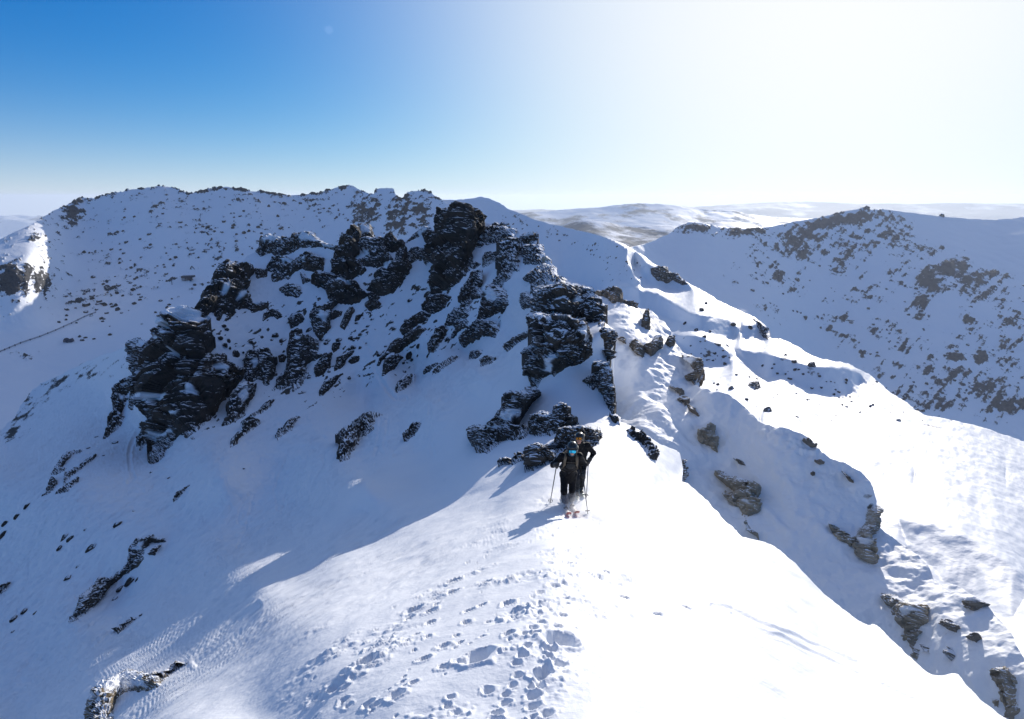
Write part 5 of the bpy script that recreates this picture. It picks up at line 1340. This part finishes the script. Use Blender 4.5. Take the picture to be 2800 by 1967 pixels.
def scatter(surf, n, area, sizes, label, group, dens=None, ang=(0, 0), flat=.6, meshes=STONES, lift=.2, name='boulder'):
    k = 0; a = np.array(area); lo, hi = a.min(0), a.max(0); tries = 0
    while k < n and tries < n * 60:
        tries += 1
        x, y = random.uniform(lo[0], hi[0]), random.uniform(lo[1], hi[1])
        if sdist([x], [y], area)[0] < 4: continue
        if dens and random.random() > dens(x, y): continue
        w = random.uniform(*sizes) * (1 if random.random() > .12 else 1.5)
        stone(surf, x, y, w, w * random.uniform(.45, .8) * flat / .6, label, group, random.uniform(*ang), lift, meshes, name)
        k += 1
clump = lambda lam, thr, sd: (lambda x, y: 1.0 if fbm(np.array([[x / lam, y / lam, sd]]), 2, sd)[0] > thr else .12)
scatter(LEFT, 150, [(210, 640), (420, 560), (760, 560), (940, 560), (1000, 620), (800, 640), (640, 740), (560, 860), (420, 900), (150, 960), (140, 880), (250, 800)], (4, 11),
    'small dark boulder scattered on the shaded snow face of the left mountain', 'boulders on the left mountain', clump(60, .02, 5), (-25, 10), meshes=DARKSTONES)
scatter(LEFT, 34, [(170, 860), (190, 800), (300, 770), (420, 770), (400, 830), (260, 870)], (6, 13), 'dark boulder of the boulder field at the foot of the left mountain', 'boulder field under the left mountain', None, (-15, 10), meshes=DARKSTONES)
scatter(RIGHT, 60, [(1960, 740), (2200, 700), (2700, 760), (2790, 900), (2780, 1130), (2560, 1110), (2300, 980), (2100, 860)], (4, 11),
    'small dark boulder on the shaded snow face of the right mountain', 'boulders on the right mountain', clump(80, .0, 8), (-10, 25))
for (x, y, w) in ((170,1000,20),(240,1045,22),(290,1085,20),(325,1050,14),(380,1135,22),(430,1140,17),(475,1010,26),(575,1025,22),(300,875,16),(270,920,26),(800,1200,16),(855,1240,24),(910,1320,14),(1010,1330,14),(825,1350,20),(555,1480,20),(690,1550,38),(490,1320,13),(570,1335,12),(620,1350,14),(375,1385,17),(350,1375,10),(460,1410,26),(1180,1355,16),(1130,1430,12),(1350,1510,11),(1370,1365,11),(870,1590,18),(1330,1520,14),(1270,1560,12)):
    px, py = pts('C', x, y)[0]
    stone(BASIN, px, py, w * .62, w * .42, 'brown boulder standing in the snow of the sunlit basin', 'boulders in the sunlit basin', random.uniform(-10, 20), .35)
scatter(BASIN, 46, [(1860, 920), (1960, 925), (2050, 1000), (2120, 985), (2300, 1030), (2380, 1080), (2330, 1130), (2200, 1060), (2060, 1010), (1960, 1000), (1880, 975)], (3.5, 9), 'small brown stone on the shaded steps of the basin', 'stones on the basin steps', clump(40, -.02, 9), (0, 25), name='stone')
scatter(BASIN, 40, [(1930, 1060), (2150, 1060), (2500, 1120), (2700, 1170), (2600, 1190), (2300, 1160), (2050, 1120)], (3, 8), 'small stone lying on the sunlit snow of the basin', 'stones on the sunlit snow', clump(50, .0, 10), (0, 15), .45, name='stone')
scatter(BASIN, 50, [(1320, 560), (1440, 600), (1560, 640), (1680, 665), (1750, 700), (1790, 760), (1700, 770), (1600, 690), (1450, 650), (1350, 600)], (3, 8), 'small dark stone on the hazy ridge right of the summit', 'stones on the hazy ridge', clump(40, .0, 12), (10, 50), name='stone')
scatter(FLANK, 34, [(1960, 1085), (2090, 1160), (2260, 1245), (2385, 1320), (2400, 1440), (2480, 1510), (2570, 1580), (2680, 1650), (2780, 1760), (2790, 1900), (2640, 1760), (2520, 1640), (2380, 1480), (2300, 1330), (2100, 1230)], (5, 15), 'small grey stone half buried in the snow of the right rib', 'stones on the right rib', clump(45, .0, 21), (10, 60), .7, name='stone')
for x, y, w in ((1480,930,60),(1500,1010,46),(1540,1060,34),(1230,950,40),(1570,760,18),(1340,770,20),(1520,900,16)):
    px, py = pts('K3', x, y)[0]
    stone(FLANK, px, py, w * .3, w * .24, 'small grey stone half buried in the snow of the right rib', 'stones on the right rib', 60, .3, name='stone')
flecks = [(350,630,40),(380,640,34),(490,690,46),(510,680,30),(640,560,44),(720,490,16),(420,790,20),(370,850,34),(700,870,50),(650,910,36),(130,1030,30),(75,1070,34),(190,1040,18),(320,690,26),(760,1050,16),(910,310,14),(1315,260,14),(740,860,20),(620,960,26),(70,1140,14),(480,150,22),(560,190,18),(240,400,22),(30,560,40),(90,520,30),(150,460,34),(15,620,40),(460,590,14),(520,90,18),(620,120,30),(815,280,18)]
for x, y, w in flecks:
    px, py = pts('E', x, y)[0]
    stone(MASSIF, px, py, w * .62, w * .22, 'thin dark sliver of rock breaking the shaded left snow slope', 'slivers of rock on the left slope', -42 + random.uniform(-8, 8), .15, DARKSTONES, 'rock_sliver')
scatter(MASSIF, 95, [(560, 890), (640, 860), (700, 900), (800, 900), (960, 850), (1050, 880), (1100, 800), (1180, 760), (1350, 760), (1400, 860), (1300, 960), (1000, 1060), (760, 1100), (660, 1000)], (6, 22), 'small dark stone among the outcrops of the shaded rock face', 'stones on the rock face', clump(50, .0, 14), (-62, -40), .30, DARKSTONES, .15, 'stone')

# ------------------------------------------------------------------ ski field buildings far below on the left
WOODD = simple_mat('dark_painted_steel', (.03, .04, .07), .6, bscale=.6)
PALE = simple_mat('pale_cladding', (.30, .32, .34), .6, bscale=.5)
ROOFM = simple_mat('dark_roof_sheet', (.018, .024, .045), .5, bscale=.8)
def box(x0, x1, y0, y1, z0, z1):
    V = [(x, y, z) for z in (z0, z1) for x, y in ((x0, y0), (x1, y0), (x1, y1), (x0, y1))]
    return V, [(3, 2, 1, 0), (4, 5, 6, 7), (0, 1, 5, 4), (1, 2, 6, 5), (2, 3, 7, 6), (3, 0, 4, 7)]
def place(name, px, py, label, cat, surf=LEFT, yaw=0., group=None):
    o = bpy.data.objects.new(name, None); COL.objects.link(o)
    o.location = surf.at([px], [py])[0]; o.rotation_euler = (0, 0, yaw); tag(o, label, cat, group); return o
u = float(np.exp(LEFT.logt([515], [765]))[0]) / F         # metres per photo pixel there
st = place('lift_station', 516, 769, 'chairlift station with long dark roof on the valley floor below the left mountain', 'lift station', yaw=R(-6))
link('roof', bm_from([([(-18*u, -6*u, 9.4*u), (17*u, -6*u, 10.4*u), (17*u, 6*u, 11*u), (-18*u, 6*u, 10*u), (-18*u, -6*u, 13.4*u), (17*u, -6*u, 15*u), (17*u, 6*u, 16*u), (-18*u, 6*u, 14.4*u)], [(3, 2, 1, 0), (4, 5, 6, 7), (0, 1, 5, 4), (1, 2, 6, 5), (2, 3, 7, 6), (3, 0, 4, 7)])], 'roof'), ROOFM, st)
link('wall', bm_from([box(-18*u, -9*u, -4*u, 4*u, 2*u, 9.2*u)], 'wall'), PALE, st)
link('platform', bm_from([box(-16*u, 10*u, -5*u, 5*u, 1.2*u, 2*u)], 'platform'), WOODD, st)
link('drive_unit', bm_from([box(-8*u, 10*u, -2.5*u, 2.5*u, 6.4*u, 9.2*u)], 'drive_unit'), WOODD, st)
for x in (-12, 6): link('leg', bm_from([box((x-.9)*u, (x+.9)*u, -1*u, 1*u, -4*u, 6.4*u)], 'leg'), WOODD, st)
py_ = place('lift_pylon', 470.5, 779, 'single T shaped lift pylon left of the chairlift station', 'pylon')
link('mast', bm_from([tube([(0, 0, -2*u), (-.4*u, 0, 8*u), (-1.2*u, 0, 16*u)], [.9*u, .8*u, .7*u], 8)], 'mast'), WOODD, py_)
link('crossarm', bm_from([box(-4.2*u, 2*u, -.7*u, .7*u, 15.6*u, 17.2*u)], 'crossarm'), WOODD, py_)
for x in (-3.6, 1.4): link('wheel_train', bm_from([box((x-.8)*u, (x+.8)*u, -1.6*u, 1.6*u, 14.6*u, 15.5*u)], 'wheel_train'), WOODD, py_)
u2 = float(np.exp(LEFT.logt([188], [930]))[0]) / F
ht = place('hut', 188, 935, 'small rounded dark hut alone on the snow of the valley floor', 'hut')
w_ = np.linspace(0, math.pi, 13)
V = [(11*u2*-math.cos(a), y*u2, 12*u2*math.sin(a)**.8) for y in (-7, 7) for a in w_]; n_ = len(w_)
link('shell', bm_from([(V, [(i, i+1, n_+i+1, n_+i) for i in range(n_-1)] + [tuple(range(n_))[::-1], tuple(range(n_, 2*n_))])], 'shell'), WOODD, ht)
link('door', bm_from([box(-3*u2, 2*u2, -7.4*u2, -7.02*u2, -1*u2, 7*u2)], 'door'), ROOFM, ht)
link('snow_lid', bm_from([([(11.4*u2*-math.cos(a), y*u2, 12.6*u2*math.sin(a)**.8) for y in (-7, 7) for a in w_[3:10]] , [(i, i+1, 7+i+1, 7+i) for i in range(6)])], 'snow_lid'), M_LEFT, ht)
# snow fence climbing across the valley floor: rails with posts
fl = pts('A', 0,1180,60,1155,130,1125,250,1085,350,1045,450,1000,530,960,600,932)
X = [p for a, b in zip(fl[:-1], fl[1:]) for p in [(a[0]+(b[0]-a[0])*k/4, a[1]+(b[1]-a[1])*k/4) for k in range(4)]] + [fl[-1]]
W = LEFT.at([p[0] for p in X], [p[1] for p in X])
fn = bpy.data.objects.new('snow_fence', None); COL.objects.link(fn); fn.location = W[0]; tag(fn, 'long dark snow fence slanting across the valley floor on the left', 'fence')
W = W - W[0]
for z in (.5, 1.1): link('rail', bm_from([tube(W + np.array([0, 0, z]), .16, 6)], 'rail'), WOODD, fn)
for p in W[::2]: link('post', bm_from([box(p[0]-.25, p[0]+.25, p[1]-.25, p[1]+.25, p[2]-1.5, p[2]+1.5)], 'post'), WOODD, fn)
# cairn and hut specks on the right mountain's crest
cr = place('summit_cairn', 2371, 569, 'small stone cairn on the highest point of the right mountain', 'cairn', RIGHT)
u3 = float(np.exp(RIGHT.logt([2371], [569]))[0]) / F
link('stone_pile', nets('stone_pile', wrinkle(blend([ell((0, 0, 1*u3), (9*u3, 7*u3, 4*u3)), ell((-2*u3, 0, 4*u3), (4*u3, 4*u3, 3*u3))], 1.), 1.2*u3, 4*u3, 3), .9*u3), M_ROCK_FAR, cr)
me_ = cr.children[0].data; me_.attributes.new('snow', 'FLOAT', 'POINT')
tr_ = stone(RIGHT, 2576, 592, 15, 7, 'flat topped rock block on the long crest right of the right summit', None, 0, .5)

# ------------------------------------------------------------------ moon
mm, nt, bs, new = mat_new('moon_surface')
df = new('ShaderNodeBsdfDiffuse'); df.inputs[0].default_value = (.045, .045, .045, 1)
tp = new('ShaderNodeBsdfTransparent'); ad = new('ShaderNodeAddShader')
lk(nt, df.outputs[0], ad.inputs[0]); lk(nt, tp.outputs[0], ad.inputs[1]); lk(nt, ad.outputs[0], nt.nodes['Material Output'].inputs['Surface'])
mr = rays([899], [82])[0]; mr /= np.linalg.norm(mr)
link('moon', nets('moon', ell(mr * 90000, (440, 440, 440)), 50.), mm, label='faint pale half moon in the blue sky left of the middle', cat='moon')
# ------------------------------------------------------------------ camera, sky, sun
cam = bpy.data.cameras.new('camera'); co = bpy.data.objects.new('camera', cam); COL.objects.link(co)
cam.sensor_width = 36; cam.lens = 36 * F / 2800; cam.clip_start = .1; cam.clip_end = 200000
co.rotation_euler = (math.pi / 2 - PITCH, 0, 0)
scene.camera = co

SUN_AZ, SUN_EL = R(24.5), R(14.5)
sd_ = Vector((math.sin(SUN_AZ) * math.cos(SUN_EL), math.cos(SUN_AZ) * math.cos(SUN_EL), math.sin(SUN_EL)))
sun = bpy.data.lights.new('sun', 'SUN'); so = bpy.data.objects.new('sun', sun); COL.objects.link(so)
sun.energy = 4.9; sun.angle = R(.5); sun.color = (1, .93, .84)
so.rotation_euler = sd_.to_track_quat('Z', 'Y').to_euler()

SKY_GAIN, SKY_TOP, SKY_ADO = (.004, .072, .172), (10.1, 9.8, 9.65), (1.0, .6, 3.0)
HIGH_FILL = (.12, .14, .155)      # added sky brightness above the frame, fills the shaded snow
GLOW, GLOW_W, BAND, BAND_W = (2.25, 2.5, 3.0), 21.6, (.84, .74, .74), 2.9
w = bpy.data.worlds.new('World'); scene.world = w; w.use_nodes = True
nt = w.node_tree
sky = nt.nodes.new('ShaderNodeTexSky'); sky.sky_type = 'NISHITA'; sky.sun_disc = False
sky.sun_elevation = SUN_EL; sky.sun_rotation = SUN_AZ
sky.altitude = 1900; sky.air_density = SKY_ADO[0]; sky.dust_density = SKY_ADO[1]; sky.ozone_density = SKY_ADO[2]
bg = nt.nodes['Background']; bg.inputs[1].default_value = .1
# winter air: the Nishita sky plus its wide glow about the sun and the pale band above the horizon,
# rolled off softly (1 - exp) so that the bright side does not clip
geo = nt.nodes.new('ShaderNodeNewGeometry')
def vdot(vec):
    n = nt.nodes.new('ShaderNodeVectorMath'); n.operation = 'DOT_PRODUCT'; lk(nt, geo.outputs['Incoming'], n.inputs[0]); n.inputs[1].default_value = vec; return n.outputs['Value']
theta = math_node(nt, 'ARCCOSINE', math_node(nt, 'MINIMUM', math_node(nt, 'MULTIPLY', vdot(tuple(sd_)), -1.), .99999))
glow = math_node(nt, 'EXPONENT', math_node(nt, 'MULTIPLY', math_node(nt, 'MULTIPLY', theta, theta), -1 / R(GLOW_W) ** 2))
elev = math_node(nt, 'MAXIMUM', math_node(nt, 'MULTIPLY', vdot((0, 0, 1)), -1.), 0.)
band = math_node(nt, 'EXPONENT', math_node(nt, 'MULTIPLY', elev, -1 / R(BAND_W)))
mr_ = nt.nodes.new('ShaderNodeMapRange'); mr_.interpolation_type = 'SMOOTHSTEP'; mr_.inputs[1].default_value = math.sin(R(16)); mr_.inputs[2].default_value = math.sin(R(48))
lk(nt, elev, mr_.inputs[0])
sx = nt.nodes.new('ShaderNodeSeparateColor'); cx_ = nt.nodes.new('ShaderNodeCombineColor')
lk(nt, sky.outputs[0], sx.inputs[0])
for i in range(3):
    c = math_node(nt, 'MULTIPLY', math_node(nt, 'MAXIMUM', sx.outputs[i], 0.), SKY_GAIN[i])
    c = math_node(nt, 'MULTIPLY_ADD', glow, GLOW[i], c)
    c = math_node(nt, 'MULTIPLY_ADD', band, BAND[i], c)
    c = math_node(nt, 'MULTIPLY_ADD', mr_.outputs[0], HIGH_FILL[i], c)
    v = math_node(nt, 'EXPONENT', math_node(nt, 'MULTIPLY', c, -1.))
    v = math_node(nt, 'MULTIPLY', math_node(nt, 'SUBTRACT', 1., v), SKY_TOP[i])
    lk(nt, v, cx_.inputs[i])
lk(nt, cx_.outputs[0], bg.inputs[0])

if HAZE:
    m = bpy.data.materials.new('haze_air'); m.use_nodes = True; n2 = m.node_tree
    for n in list(n2.nodes):
        if n.type == 'BSDF_PRINCIPLED': n2.nodes.remove(n)
    pv = n2.nodes.new('ShaderNodeVolumePrincipled')
    pv.inputs['Color'].default_value = (.76, .86, 1, 1); pv.inputs['Density'].default_value = HAZE; pv.inputs['Anisotropy'].default_value = .3
    lk(n2, pv.outputs[0], n2.nodes['Material Output'].inputs['Volume'])
    a, b, z0, z1 = 25000., 25000., -901., 45.
    vs = [(x, y, z) for z in (z0, z1) for x, y in ((-a, -b), (a, -b), (a, b), (-a, b))]
    fs = [(3, 2, 1, 0), (4, 5, 6, 7), (0, 1, 5, 4), (1, 2, 6, 5), (2, 3, 7, 6), (3, 0, 4, 7)]
    link('haze', new_mesh('haze', vs, fs, False), m, kind='stuff', label='thin pale winter haze filling the air', cat='haze')

scene.view_settings.view_transform = 'Standard'; scene.view_settings.look = 'None'
scene.view_settings.gamma = 1; scene.view_settings.use_curve_mapping = False
scene.view_settings.exposure = EXPOSURE
scene.cycles.use_denoising = True
scene.cycles.max_bounces = 6; scene.cycles.volume_bounces = 1
scene.cycles.transparent_max_bounces = 8
